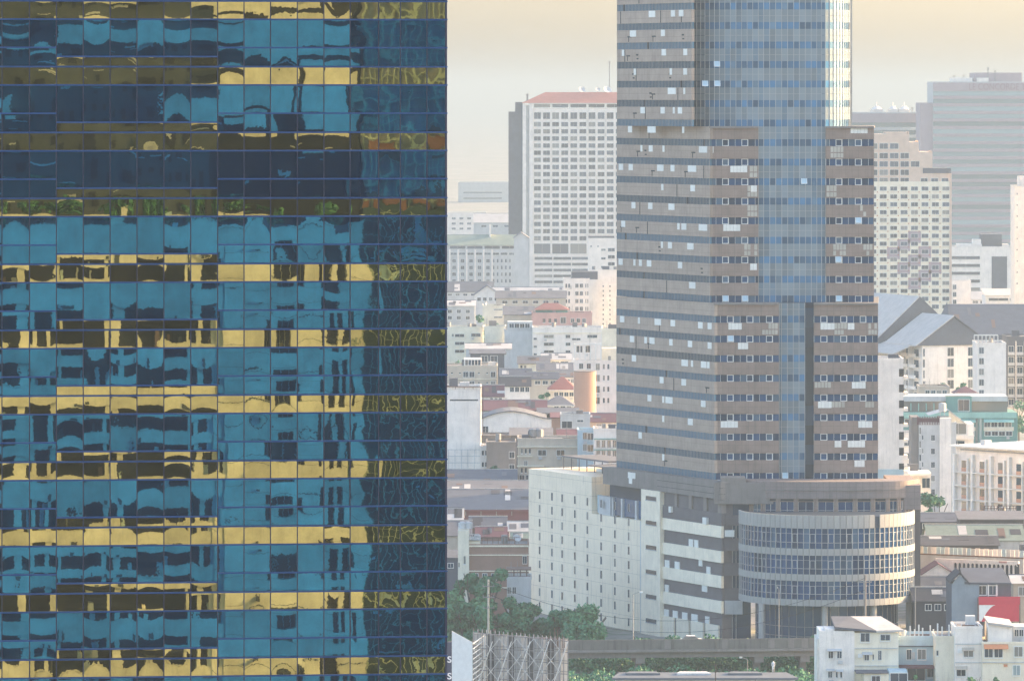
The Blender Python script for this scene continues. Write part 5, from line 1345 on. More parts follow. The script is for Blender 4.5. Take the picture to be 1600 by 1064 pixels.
roofslab(c8, (-ov - 6, 3, hh - 3.6), (-ov + 1.5, 3, hh - .6), (-ov + 1.5, 62, hh - .6), (-ov - 6, 62, hh - 3.6), 'r_pale')
for px_, w_ in ((1480.5, 10.5), (1512.5, 9.5)):
    u0, z0 = at(c8, px_, 546)
    for j in range(4):
        put_win(win_mesh(round(w_*.2, 1), 2.6, 'glass', 8), c8.t, (u0, 0, hh - 4.2 - 3.4*j))
for j in range(5): put_win(win_mesh(0.5, 2.4, 'glass', 3), c8.t, (at(c8, 1442.5, 546)[0], 0, hh - 4.2 - 3.4*j))
# balconied flank
for j in range(6):
    z = hh - 4.4 - 3.4*j
    for i in range(9):
        y0 = 2 + 6.2*i
        mb = MB().box(-1.5, 0, y0, y0 + 5.0, z - .15, z + .05).box(-1.5, -1.4, y0, y0 + 5, z + .05, z + .95)
        mb.build('balcony', M['white'], c8.t)
        MB().box(-.06, .05, y0 + .8, y0 + 4.2, z + .05, z + 2.3).build('balcony_door', M['glass'], c8.t)
        MB().box(-1.6, 0, y0 + 5.0, y0 + 5.5, z, z + 3.2).build('fin', M['white'], c8.t)
c9 = bldg('white_stair_block', 'plain white block with a recessed stair slot right of the gabled building', 'block', 1527, 1572, 538, 1900, 20, 'white')
for j in range(5): grid(c9, 1530, 543 + 16.6*j, 7.2, 9.5, 1, 0, mat='glass_f')
mb = MB(); x0, z1 = at(c9, 1523, 524); x1, _ = at(c9, 1560, 524)
mb.beam((x0, 2, z1), (x1, 2, z1), .4)
for i in range(7): mb.beam((x0 + (x1-x0)*i/6, 2, c9.h), (x0 + (x1-x0)*i/6, 2, z1), .25)
mb.build('roof_frame', M['trim'], c9.t)
c10 = bldg('balcony_wing', 'shadowed grey wing with stacked balconies at the picture edge', 'apartment wing', 1574, 1660, 528, 1960, 20, 'r_slate')  # the wing's shade is put into its slate wall colour
for j in range(6):
    for i in range(4):
        px_ = 1575 + 13.5*i; y = 541 + 16.5*j
        slab(c10, px_, y + 9, px_ + 10, y + 13.5, 'pale', 'balcony', 1.2); grid(c10, px_ + 1, y, 8, 9, 1, 0)
for i in range(3): slab(c10, 1586.5 + 13.5*i, 533, 1588 + 13.5*i, 640, 'white', 'drainpipe', 1.0)
tree('leafy roof-garden tree in front of the white gabled building', 1466, None, 1720, 586, 12, 43, 700, .45, z0=4)
tree('dark round tree in front of the gabled building windows', 1502, None, 1710, 594, 11, 44, 700, .45, z0=3)
tree('spreading dark tree at the picture edge below the balcony wing', 1592, None, 1700, 618, 22, 45, 700, .45)
houses([
 ('garden_house', 'low beige garden house with a dark pergola before the gabled building', 'house', 1437, 1484, 606, 1700, 12, 'beige', 'flat', 'r_grey', 1, [(1446, 610, 6, 6, 4, 9, 1, 0)]),
 ('red_tile_pavilion', 'small pavilion with a red-brown roof under the dark round tree', 'pavilion', 1492, 1528, 614, 1690, 10, 'white', 'hip', 'r_plum', 1.6, [(1498, 616, 6, 5, 3, 9, 1, 0)]),
])
# white slab next to the tower
c11 = bldg('white_slab_flats', 'tall blank white slab with small balconies notched along its edge', 'apartment block', 1368, 1411.5, 563.5, 1290, 12, 'white')
for j in range(8):
    x, z = at(c11, 1411.5, 577 + 24.6*j)
    MB().box(x, x + 1.0, .4, 4, z - 2.2, z - 1.5).build('balcony', M['white'], c11.t)
    MB().box(x - .9, x + .12, -.06, 1, z - 1.5, z + .1).build('balcony_recess', M['dark'], c11.t)
slab(c11, 1368, 733, 1412, 750, 'aqua', 'base_panel', .15)
# mint green building
c12 = bldg('mint_green_building', 'long mint green building with sloped upper storeys', 'building', 1405, 1590, 645, 1580, 18, 'green_p', roof='none')
M['mint'] = wallmat('mint fascia', (0.28, 0.50, 0.43), stain=0.25)
slab(c12, 1405, 644, 1588, 653, 'mint', 'fascia', .5)
x0, zt_ = at(c12, 1405, 620); x1, _ = at(c12, 1576, 620); zr = at(c12, 1405, 628)[1]
MB().box(x0, x1, 3, 17, zr, zt_).build('roof_slab', M['pale'], c12.t)
MB().box(x0, x1, 4, 17, c12.h, zr).build('upper_storey', M['glass'], c12.t)
MB().box(at(c12, 1479, 620)[0], at(c12, 1519, 620)[0], 1.5, 6, c12.h, PZ(620, 1580)).build('stair_box', M['green_p'], c12.t)
grid(c12, 1498, 625, 17, 17, 1, 0, y=1.5)
for i in range(9): slab(c12, 1412 + 12*i, 631, 1413.5 + 12*i, 643, 'mint', 'post', -3.4, 4)
for a, b_ in ((1500, 1524), (1537, 1584)):
    awning(c12, a, 654, b_, 659, 'mint', 1.5)
    grid(c12, a + 1, 660, 9, 7, int((b_-a)/11), 11, 1, 0); slab(c12, a, 667, b_, 673, 'cream', 'spandrel', .1); grid(c12, a + 2, 674, 9, 6, int((b_-a)/11), 11, 1, 0)
for a in (1524, 1530): slab(c12, a, 652, a + 4, 695, 'teal_g', 'glass_strip', .2)
grid(c12, 1414, 655, 12, 9, 2, 14, 2, 18)
# grey-white apartment house with water tank
c13 = bldg('ochre_streaked_flats', 'tall grey-white flats with one column of dark square windows', 'apartment block', 1436, 1494, 663, 1400, 12, 'pale')
grid(c13, 1455, 679.5, 5.6, 8.6, 1, 0, 5, 21.1); grid(c13, 1434.8 + 2, 668, 2, 10, 1, 0, 5, 21.1); grid(c13, 1441, 680, 1.4, 7, 1, 0, 4, 21)
MB().box(at(c13, 1424.5, 660)[0], at(c13, 1437, 660)[0], 1, 10, 0, PZ(652, 1400)).build('side_wall', M['concrete'], c13.t)
MB().box(at(c13, 1468, 660)[0], at(c13, 1486, 660)[0], -.5, 9, 0, PZ(653, 1400)).build('stair_wall', M['white'], c13.t)
mb = MB()
for i in range(14): mb.box(at(c13, 1433 + 2.6*i, 655)[0], at(c13, 1434.3 + 2.6*i, 655)[0], -.12, .0, c13.h - .1, PZ(650.5, 1400))
mb.box(at(c13, 1433, 655)[0], at(c13, 1469, 655)[0], .1, .3, c13.h, PZ(653, 1400)); mb.build('terrace_screen', M['r_plum'], c13.t)
tank(c13, 1473.5, 2, .85, 1.8, 'pale', 1.4, PZ(653, 1400))
mb = MB(); x0 = at(c13, 1452, 650)[0]; x1 = at(c13, 1484, 641)[0]; x2 = at(c13, 1512, 662)[0]
zA, zB, zC_ = PZ(650, 1400), PZ(641.5, 1400), PZ(663, 1400)
mb.quad([(x0, 3, zA), (x1, 3, zB), (x1, 14, zB), (x0, 14, zA)]).quad([(x1, 3, zB), (x2, 3, zC_), (x2, 14, zC_), (x1, 14, zB)]).quad([(x1, 3, zB - .4), (x2, 3, zC_ - .4), (x2, 3, zC_), (x1, 3, zB)])
mb.build('roof', M['r_pale'], c13.t)
MB().quad([(x1, 3.3, zC_), (x2 - .4, 3.3, zC_), (x1, 3.3, zB - .4)]).build('gable_wall', M['cream'], c13.t)
MB().box(at(c13, 1486, 660)[0], at(c13, 1523, 660)[0], 3.2, 13, 0, zC_).build('rear_wing', M['white'], c13.t)
grid(c13, 1486.5, 663, 25, 16, 1, 0, y=3.18); slab(c13, 1486, 680.5, 1523, 687, 'white', 'balcony_front', -2.2, 4); grid(c13, 1486.5, 690, 22, 7, 1, 0, y=3.18); grid(c13, 1486, 708, 7, 11, 1, 0, y=3.18)
c14 = bldg('balcony_flats', 'slim white flats with dark balcony openings beside the streaked flats', 'apartment block', 1405, 1427, 679, 1430, 10, 'white', wins=[(1413, 688, 11, 8, 1, 0, 4, 20)])
c15 = bldg('white_canopy_house', 'low white house with a flat bright canopy behind the podium roof', 'house', 1410, 1454, 742, 1300, 10, 'white', wins=[(1441, 747, 12, 15, 1, 0, 2, 24), (1429, 748, 6, 8, 1, 0, 2, 24)])
slab(c15, 1404, 738, 1452, 742, 'trim', 'canopy', 2.5, 8)
# white hotel with balconies
c16 = bldg('white_balcony_hotel', 'white hotel with a regular grid of balconies and a broad flat roof', 'hotel', 1493.5, 1650, 700, 1330, 30, 'white', rot=-50, roof='flat', par=.4)
wz = c16.w; hh = c16.h
for j in range(6):
    z = hh - 2.2 - 2.95*j
    MB().box(-.2, wz + .2, -.9, 0, z - 2.95, z - 2.75).build('floor_edge', M['trim'], c16.t)
    for i in range(int(wz / 5.6) + 1):
        x0 = .8 + 5.6*i
        if x0 + 4 > wz: break
        MB().box(x0 + 1.0, x0 + 2.4, -.04, .05, z - 2.7, z - .35).build('balcony_door', M['glass'], c16.t)
        MB().box(x0 + 2.6, x0 + 3.4, -.05, .05, z - 2.7, z - .3).build('curtain_panel', M['aqua'], c16.t)
        MB().box(x0 + 1.0, x0 + 2.4, -.1, -.04, z - 2.7, z - 1.9).build('pink_panel', M['peach'], c16.t)
for i in range(int(wz / 5.6) + 2):
    x = .2 + 5.6*i
    MB().box(x - .3, x + .3, -.95, 0, 0, hh - 1.2).build('pilaster', M['trim'], c16.t)
    MB().box(x + 3.9, x + 4.2, -.8, 0, 0, hh - 2).build('pilaster', M['trim'], c16.t)
MB().box(-.6, wz + .6, -1.3, 30.5, hh + .4, hh + .75).build('roof_slab', M['trim'], c16.t)
MB().box(2, wz - 2, -.6, -.2, hh - .3, hh - .05).build('roof_pipe', M['steel'], c16.t)
MB().box(14, 30, 10, 24, hh + .75, hh + 3.4).build('roof_room', M['white'], c16.t)
tree('bushy green tree between streaked flats and white hotel', 1466, None, 1270, 769, 28, 51, 1800, .38)
tree('low tree clump right behind the podium corner', 1447, None, 1262, 783, 14, 52, 800, .36)
# roofs, fence and arcade
houses([
 ('slate_canopy_hall', 'long low hall under a slate canopy roof below the white hotel', 'hall', 1436, 1560, 815, 1215, 12, 'r_dark', 'gx', 'r_slate', 1.3, [(1442, 818, 12, 6, 8, 14, 1, 0)]),
 ('grey_canopy', 'dull grey canopy shed on white posts beside the slate hall', 'shed', 1500, 1600, 812, 1200, 9, 'r_dark', 'shed', 'r_grey', 1.0, []),
 ('dark_market_shed', 'sprawling dark market shed behind the panel fence', 'shed', 1430, 1560, 852, 1165, 14, 'r_dark', 'gx', 'r_dark', 1.2, []),
 ('pink_roof_house', 'low house with a faded pink roof close to the podium', 'house', 1430, 1478, 900, 1140, 8, 'beige', 'gx', 'r_red', 1.0, []),
 ('slate_row', 'row of dark slate roofs between podium and grey house', 'house', 1425, 1500, 921, 1120, 10, 'r_dark', 'gx', 'r_slate', 2.0, [(1440, 925, 9, 6, 3, 16, 1, 0)]),
 ('soot_house', 'soot-dark low house in front of the slate roofs', 'house', 1428, 1500, 938, 1095, 8, 'r_dark', 'gx', 'r_dark', 2.0, [(1446, 944, 9, 8, 3, 15, 1, 0)]),
 ('rear_yellow_house', 'pale green-yellow house end at the picture edge above the arcade', 'house', 1588, 1640, 868, 1150, 8, 'r_green', 'flat', 'r_grey', 1, [(1592, 874, 6, 6, 3, 12, 1, 0)]),
])
c17 = bldg('green_roof_market', 'market hall with a wide low pale green sheet roof', 'market hall', 1452, 1600, 844, 1180, 16, 'pale', roof='gx', rm='r_green', rh=2.4)
c18 = bldg('rusty_sign_house', 'dark house carrying an old rooftop sign frame below the white hotel', 'house', 1536, 1590, 806, 1240, 8, 'r_dark')
mb = MB(); x0, z1 = at(c18, 1534, 790); x1, _ = at(c18, 1588, 790)
for i in range(12): mb.beam((x0 + (x1-x0)*i/11, 0, c18.h), (x0 + (x1-x0)*i/11, 0, z1), .12)
for j in range(3): mb.beam((x0, 0, c18.h + 1 + (z1 - c18.h - 1)*j/2), (x1, 0, c18.h + 1 + (z1-c18.h-1)*j/2), .12)
for i in range(0, 11, 2): mb.beam((x0 + (x1-x0)*i/11, 0, c18.h), (x0 + (x1-x0)*(i+1)/11, 0, z1), .1)
mb.build('sign_frame', M['rust'], c18.t)
f_ = thing('panel_fence', 'weathered fence of pale panels running above the arcade', 'fence', (PX(1436, 1150), 1150, 0), R(-30))
for i in range(24):
    MB().box(.9*i, .9*i + .84, -.04, .04, PZ(864, 1150), PZ(853, 1150) + rnd.uniform(-.06, .06)).build('panel', M[('white', 'white', 'pale', 'cream', 'aqua')[rnd.randrange(5)]], f_)
MB().box(0, 21.6, -.1, .5, PZ(866, 1150), PZ(864, 1150)).build('base_rail', M['rust'], f_)
MB().box(0, 21.6, 0.0, .5, 0, PZ(866, 1150)).build('wall', M['pale'], f_)
ar = thing('arcade_wall', 'whitewashed wall with a row of small round arches', 'wall', (PX(1486, 1135), 1135, 0), R(-28))
zt0, zb0 = PZ(873, 1135), PZ(896, 1135); 
mb = MB().box(-3.2, .3, 0, .4, 0, zt0); L_ = .3
for i in range(15):
    x = .3 + .86*i
    mb.box(x, x + .22, 0, .4, 0, zt0 - .5)
    n = 6; cx = x + .54; r_ = .32; zc = zt0 - .95
    for k in range(n):
        a0, a1 = math.pi - math.pi*k/n, math.pi - math.pi*(k+1)/n
        p0 = (cx + r_*math.cos(a0), zc + r_*math.sin(a0)); p1 = (cx + r_*math.cos(a1), zc + r_*math.sin(a1))
        mb.quad([(p0[0], 0, p0[1]), (p1[0], 0, p1[1]), (p1[0], 0, zt0 - .45), (p0[0], 0, zt0 - .45)]); mb.quad([(p0[0], 0, p0[1]), (p0[0], .4, p0[1]), (p1[0], .4, p1[1]), (p1[0], 0, p1[1])])
mb.box(.3, .3 + .86*15.4, 0, .4, zt0 - .45, zt0); mb.build('arch_wall', M['white'], ar)
MB().box(.3, 13.5, .42, .6, 0, zt0 - .5).build('back_wall', M['r_dark'], ar)
MB().box(9.6, 11.2, -.02, .0, zt0 - .4, zt0 - .02).build('pink_patch', M['pink'], ar)
c19 = bldg('white_gable_shed', 'white gable-ended shed near the podium corner', 'shed', 1441, 1491, 897, 1130, 8, 'white', roof='gy', rm='r_plum', rh=1.9)
c20 = bldg('grey_attic_house', 'slate-roofed blue-grey house with a red hoarding fixed to its front', 'house', 1487, 1580, 911, 1060, 14, 'r_slate', roof='none')
MB().box(0, at(c20, 1530, 930)[0], -.3, .0, 0, PZ(912, 1060)).build('side_wall', M['bluegrey'], c20.t)
mb = MB(); xg = at(c20, 1487, 900)[0]; xm = at(c20, 1499.5, 900)[0]; xe = at(c20, 1513, 910)[0]
MB().quad([(xg, -.3, PZ(912, 1060)), (xe, -.3, PZ(912, 1060)), (xm, -.3, PZ(896.5, 1060))]).build('gable_wall', M['bluegrey'], c20.t)
roofslab(c20, (xg - .4, -.7, PZ(911, 1060)), (xm, -.7, PZ(895.5, 1060)), (xm, 9, PZ(895.5, 1060)), (xg - .4, 9, PZ(911, 1060)), 'r_dark')
roofslab(c20, (xm, -.7, PZ(895.5, 1060)), (xe + .2, -.7, PZ(913, 1060)), (xe + .2, 9, PZ(913, 1060)), (xm, 9, PZ(895.5, 1060)), 'r_dark')
roofslab(c20, (xm + .8, -.5, PZ(912, 1060)), (at(c20, 1580, 900)[0], -.5, PZ(913, 1060)), (at(c20, 1572, 900)[0], 8, PZ(895.5, 1060)), (xm + .6, 8, PZ(895.5, 1060)), 'r_slate')
for px_ in (1513, 1524, 1543, 1556): slab(c20, px_, 913, px_ + 2.2, 931, 'trim', 'post', .2)
grid(c20, 1516, 915, 7, 13, 1, 0); grid(c20, 1528, 915, 13, 13, 2, 17, 1, 0)
sg = thing('red_hoarding', 'bright red hoarding with a white curved corner on the grey house', 'billboard', (PX(1530, 1058), 1058.6, PZ(971, 1058)))
sS = 1058/F
def qd(px, py): return ((px - 1530)*sS, -(py - 971)*sS)
W_, H_ = 63*sS, 38*sS
MB().box(0, W_, 0, .25, 0, H_).build('red_panel', M['red'], sg)
MB().box(-.05, W_ + .1, -.14, 0, H_ - 11.5*sS, H_ + .1).build('header_panel', M['red'], sg)
mb = MB(); x1_, z1_ = qd(1559, 945); cen = (26.5*sS + 6*sS, 0.3*sS)
arc = [qd(1556, 945.2)]
for k in range(9):
    a = k/8; arc.append(qd(1556 - 22*a**.8, 945.2 + 25.5*a**1.35))
base_ = [qd(1530.2, 945.2), qd(1530.2, 970.5), qd(1534, 970.5)]
poly = [base_[0]] + [base_[1]] + [p for p in arc[::-1]]
mb.quad([(x, -.03, z) for x, z in poly]); mb.build('white_corner', M['trim'], sg)
for px_ in (1528.5, 1594): MB().box((px_-1530)*sS - .06, (px_-1530)*sS + .08, -.1, .3, -6, H_).build('post', M['rust'], sg)
c21 = bldg('edge_cream_house', 'cream house at the picture edge behind the red hoarding', 'house', 1583, 1650, 911, 1075, 10, 'beige', wins=[(1592, 917, 12, 12, 2, 16, 1, 0)], roof='gx', rm='r_pale', rh=1.0)
# foreground white houses
c22 = bldg('cream_townhouse', 'cream three-storey townhouse with a half grey half pale sloping roof', 'house', 1335, 1404, 988, 1000, 9, 'cream', roof='none')
MB().box(at(c22, 1280, 990)[0], at(c22, 1335, 990)[0], -.25, 9, 0, PZ(985, 1000)).build('side_wing', M['white'], c22.t)
MB().box(at(c22, 1276.5, 990)[0], at(c22, 1281, 990)[0], .5, 9, 0, PZ(998, 1000)).build('fin_wall', M['white'], c22.t)
MB().box(at(c22, 1289, 980)[0], at(c22, 1304, 980)[0], 0, 5, PZ(985, 1000), PZ(982.5, 1000)).build('roof_wall', M['white'], c22.t)
xa, xb, xc = at(c22, 1304, 980)[0], at(c22, 1369, 980)[0], at(c22, 1412, 980)[0]
ze, zr = PZ(987.5, 1000), PZ(975.5, 1000)
roofslab(c22, (xa, -.5, ze + .6), (xb, -.5, ze), (xb - 3.5, 12, zr), (xa, 12, zr), 'r_slate'); roofslab(c22, (xb, -.5, ze), (xc, -.5, ze + .1), (xc - 3, 12, zr), (xb - 3.5, 12, zr), 'r_pale')
slab(c22, 1335, 1011.6, 1403, 1013, 'pale', 'string_course', .2); slab(c22, 1335, 1039, 1403, 1040.2, 'pale', 'string_course', .2)
grid(c22, 1345, 988.8, 13.5, 13, 1, 0); grid(c22, 1376, 991.3, 14, 8.6, 1, 0); grid(c22, 1351, 1022, 6.4, 9, 1, 0); grid(c22, 1372.3, 1016, 5, 14.5, 1, 0); grid(c22, 1363.6, 1022, 1.6, 8, 1, 0)
awning(c22, 1347, 1018, 1363, 1021.5, 'pale', .7); acs(c22, [(1340.5, 1021)])
grid(c22, 1294.6, 1017, 6.6, 10.4, 2, 13.5, 1, 0, y=-.27); grid(c22, 1294, 1048.5, 5.6, 9, 1, 0, y=-.27); grid(c22, 1306, 1049, 2.6, 8.5, 2, 7, 1, 0, y=-.27)
for a, b_, y in ((1292, 1315, 1012.8), (1291, 1304, 1044), (1305.5, 1317.5, 1045)):
    x0, z0 = at(c22, a, y); x1, z1 = at(c22, b_, y + 3.2)
    MB().quad([(x0, -.27, z0), (x0, -.95, z1), (x1, -.95, z1), (x1, -.27, z0)]).build('awning', M['pale'], c22.t)
xl0 = at(c22, 1335, 1040)[0]
MB().box(at(c22, 1347, 1050)[0], at(c22, 1386, 1050)[0], -5, -.02, 0, PZ(1047, 1000)).build('porch_wall', M['cream'], c22.t)
MB().box(at(c22, 1335, 1045)[0], at(c22, 1385, 1045)[0], -5.4, -.02, PZ(1047, 1000), PZ(1045.5, 1000)).build('porch_roof', M['r_slate'], c22.t)
MB().box(at(c22, 1386, 1045)[0], at(c22, 1415, 1045)[0], -4.8, -.02, 0, PZ(1043.5, 1000)).build('porch_bay', M['aqua'], c22.t)
grid(c22, 1359.5, 1051, 12.5, 11, 1, 0, y=-5.02); grid(c22, 1388.5, 1047, 26, 14, 1, 0, y=-4.82)
c23 = bldg('aqua_townhouse', 'pale blue two-storey townhouse with a roof terrace and white posts', 'house', 1404, 1462, 1000, 1004, 9, 'aqua', roof='flat', par=.7)
slab(c23, 1404, 1008.4, 1462, 1010, 'r_slate', 'string_course', .25); grid(c23, 1417, 1014.5, 6.6, 15, 1, 0); grid(c23, 1434, 1014.2, 12.5, 15, 1, 0); slab(c23, 1425, 1018, 1429.5, 1029, 'pale', 'service_duct', .3)
slab(c23, 1404, 1038, 1476, 1041, 'r_plum', 'carport_roof', 3.5, .1); grid(c23, 1418, 1044, 27, 18, 1, 0, mat='glass'); grid(c23, 1449, 1044, 11, 13, 2, 14, 1, 0)
c24 = bldg('cream_terrace_house', 'blank cream house with a planted terrace edge between blue and tall white houses', 'house', 1462, 1492, 996, 998, 9, 'cream', roof='flat', par=.3, wins=[(1463.4, 1016, 2.8, 7.5, 1, 0, 1, 0)])
for k, (px_, y0_, y1_) in enumerate(((1424, 980, 989), (1431, 985, 1000), (1437.5, 978, 992), (1443.5, 983, 992), (1455.5, 979, 994), (1460.5, 985, 996), (1467, 976, 994), (1474, 981, 994), (1485, 978, 994))):
    host = c23 if px_ < 1462 else c24
    x, z1 = at(host, px_, y0_)
    MB().box(x - .1, x + .12, 3, 3.2, host.h, z1).build('terrace_post', M['trim'], host.t)
c25 = bldg('tall_white_house', 'white house stepping above its neighbours with brown awnings', 'house', 1492, 1535, 982, 996, 9, 'white', roof='flat', par=.4)
slab(c25, 1492, 1005, 1535, 1006.4, 'pale', 'string_course', .2); grid(c25, 1506, 1015.5, 14, 10, 1, 0); awning(c25, 1503, 1011, 1522, 1015, 'beige', .8); grid(c25, 1495, 1046, 13.5, 9.5, 1, 0); awning(c25, 1492.5, 1040, 1511, 1044.5, 'beige', .8); acs(c25, [(1496.5, 1014)]); slab(c25, 1492, 1034, 1535, 1035.2, 'pale', 'string_course', .2)
for i in range(5): 
    x, z1 = at(c25, 1494 + 9.3*i, 976); MB().box(x, x + .18, 2, 2.2, c25.h, z1).build('terrace_post', M['trim'], c25.t)
c26 = bldg('orange_awning_house', 'cream house with an orange awning over a double window', 'house', 1535, 1640, 1005, 994, 9, 'cream', roof='flat', par=.3)
MB().box(at(c26, 1545, 990)[0], at(c26, 1582, 990)[0], 1, 8, c26.h, PZ(976, 994)).build('attic_wall', M['white'], c26.t)
roofslab(c26, (at(c26, 1544, 980)[0], .5, PZ(975.5, 994)), (at(c26, 1584, 980)[0], .5, PZ(981, 994)), (at(c26, 1584, 980)[0], 9, PZ(978, 994)), (at(c26, 1544, 980)[0], 9, PZ(972, 994)), 'r_pale')
MB().box(at(c26, 1582, 990)[0], at(c26, 1640, 990)[0], 2, 8, c26.h, PZ(980, 994)).build('attic_wall', M['pale'], c26.t)
grid(c26, 1587, 985, 6, 10, 2, 7.5, 1, 0, y=2.0)
grid(c26, 1538.5, 1013.2, 13, 13, 2, 15.3, 1, 0); awning(c26, 1537, 1006, 1575, 1012, 'orange', 1.0); grid(c26, 1585, 1010, 12.5, 15, 2, 18, 1, 0); grid(c26, 1583, 1039, 11, 15, 1, 0, mat='teal_g'); slab(c26, 1535, 1033.5, 1640, 1035, 'pale', 'string_course', .25); awning(c26, 1568, 1037, 1574, 1040, 'orange', .5)
tree('leafy bush in front of the tall white house', 1524, None, 985, 1048, 15, 61, 900, .26, z0=0, name='bush', cat='bush', mat='leaf_y')
tree('small bush by the blue townhouse carport', 1428, None, 985, 1051, 9, 62, 600, .24, name='bush', cat='bush')
tree('small bush beside the leafy one, below the cream houses', 1557, None, 985, 1054, 6, 63, 400, .24, name='bush', cat='bush')

# ================================================================== flyover
FY = 1040.0
fa, fb = (PX(700, FY), FY), (PX(1330, FY), FY + 7)
fo = thing('concrete_flyover', 'grimy concrete flyover crossing in front of the podium', 'flyover', (fa[0], fa[1], 0), math.atan2(7, fb[0]-fa[0]))
FL = math.hypot(fb[0]-fa[0], 7); zd1, zd0 = PZ(1001.5, FY), PZ(1021.5, FY)
nseg = 9
for i in range(nseg):
    MB().box(FL*i/nseg + .02, FL*(i+1)/nseg - .02, 0, .3, zd0 + .45, zd1 + rnd.uniform(-.02, .02)).build('parapet', M['dirty'], fo)
    MB().box(FL*i/nseg + .02, FL*(i+1)/nseg - .02, 9.0, 9.3, zd0 + .9, zd1 - .95).build('parapet', M['dirty'], fo)
MB().box(0, FL, -.25, 9.5, zd0, zd0 + .45).build('deck_edge', M['concrete'], fo)
MB().box(0, FL, .3, 9.0, zd0 + .45, zd0 + 1.0).build('roadway', M['r_dark'], fo)
MB().box(0, FL, .8, 8.6, zd0 - 1.0, zd0).build('girder', M['concrete'], fo)
ux = lambda px: (px - 700)*FY/F
for px_, w__ in ((1004, 1.1), (1192, 1.3), (1265, 1.2)):
    MB().box(ux(px_) - w__*.45, ux(px_) + w__*.45, 3.5, 5.0, 0, zd0 - 2.0).box(ux(px_) - .8, ux(px_) + .8, 1.0, 8.2, zd0 - 2.0, zd0 - 1.0).build('pier', M['concrete'], fo)
for px_ in (1041, 1132, 1205, 1236, 1258): MB().box(ux(px_), ux(px_) + 1.1, -.06, .0, zd0 + .5, zd1 - .15).build('repair_patch', M['concrete'], fo)
# car on the flyover
def car(label, px, Y, zg, body, ang, group=None):
    t = thing('parked_car', label, 'car', (PX(px, Y), Y, zg), ang, group)
    def hull(prof, w0, mi):
        mb = MB(); n = len(prof)
        for y in (-w0, w0): mb.v += [(x, y, z) for x, z in prof]
        for i in range(n): 
            j = (i+1) % n; mb.f.append((i, j, n+j, n+i)); mb.m.append(0)
        mb.f.append(tuple(range(n-1, -1, -1))); mb.f.append(tuple(range(n, 2*n))); mb.m += [0, 0]; return mb
    hull([(-2.2, .3), (2.2, .3), (2.25, .75), (1.4, .95), (-1.7, 1.0), (-2.25, .85)], .85, 0).build('body', M[body], t)
    hull([(1.0, .95), (.4, 1.42), (-1.1, 1.45), (-1.8, 1.0)], .76, 0).build('cabin_glass', M['glass'], t)
    MB().box(-1.05, .42, -.72, .72, 1.42, 1.5).build('roof', M[body], t)
    for x in (-1.4, 1.4):
        for y in (-.8, .8):
            mb = MB(); n = 10
            mb.v += [(x + .32*math.cos(6.283*i/n), y - .1, .32 + .32*math.sin(6.283*i/n)) for i in range(n)] + [(x + .32*math.cos(6.283*i/n), y + .1, .32 + .32*math.sin(6.283*i/n)) for i in range(n)]
            for i in range(n): mb.f.append((i, (i+1) % n, n+(i+1) % n, n+i)); mb.m.append(0)
            mb.f.append(tuple(range(n))); mb.f.append(tuple(range(2*n-1, n-1, -1))); mb.m += [0, 0]
            mb.build('wheel', M['dark'], t)
    return t
cr = car('white car driving on the flyover, seen above its parapet', 1082, FY + 7.4, zd0 + 1.0, 'white', .02); cr.name = 'car'
# street lamps and poles
def lamp(label, px, Y, ytop, zg, arm=-1.5, n='street_lamp'):
    t = thing(n, label, 'street lamp', (PX(px, Y), Y, zg)); h = PZ(ytop, Y) - zg
    MB().cyl(0, 0, 0, h, .11, 8, 0, .06).build('pole', M['steel'], t)
    MB().beam((0, 0, h), (arm, 0, h + .35), .1).build('arm', M['steel'], t)
    MB().box(min(arm, arm*1.5), max(arm, arm*1.5), -.18, .18, h + .25, h + .5).build('lamp_head', M['trim'], t)
lamp('tall street lamp on the flyover against the white podium', 989, FY + 10, 928, zd0 + 1, 1.1)
lamp('street lamp before the curved podium windows', 1217, FY + 10, 921, zd0 + 1, -.2)
lamp('street lamp at the drum edge of the podium', 1430, FY + 12, 917, 0, -.2)
lamp('short lamp with curved arm under the flyover', 1168, 1030, 1030, 0, -.9)
def pole(label, px, Y, ytop, t_=.32, arms=3, mat='concrete', z0=0):
    t = thing('utility_pole', label, 'utility pole', (PX(px, Y), Y, z0)); h = PZ(ytop, Y) - z0
    MB().cyl(0, 0, 0, h, t_/2, 8, 0, t_/2.6).build('pole', M[mat], t)
    for i in range(arms):
        mb = MB().beam((-1.0, -.15, h - 1.2 - 1.9*i), (1.1, -.15, h - 1.2 - 1.9*i), .12)
        for x in (-.9, 0, .95): mb.box(x-.06, x+.06, -.2, -.08, h - 1.15 - 1.9*i, h - .85 - 1.9*i)
        mb.build('crossarm', M['steel'], t)
pole('concrete utility pole with crossarms rising out of the trees', 763, 1085, 905, .45, 3, 'beige')
pole('grey utility pole standing before the podium drum', 1352, 1030, 898, .4, 2)
pole('thin black pole poking up at the bottom under the flyover', 1118, 940, 1037, .16, 0, 'dark')
pole('short black pole tip by the canopy roofs', 1180, 940, 1061, .12, 0, 'dark')
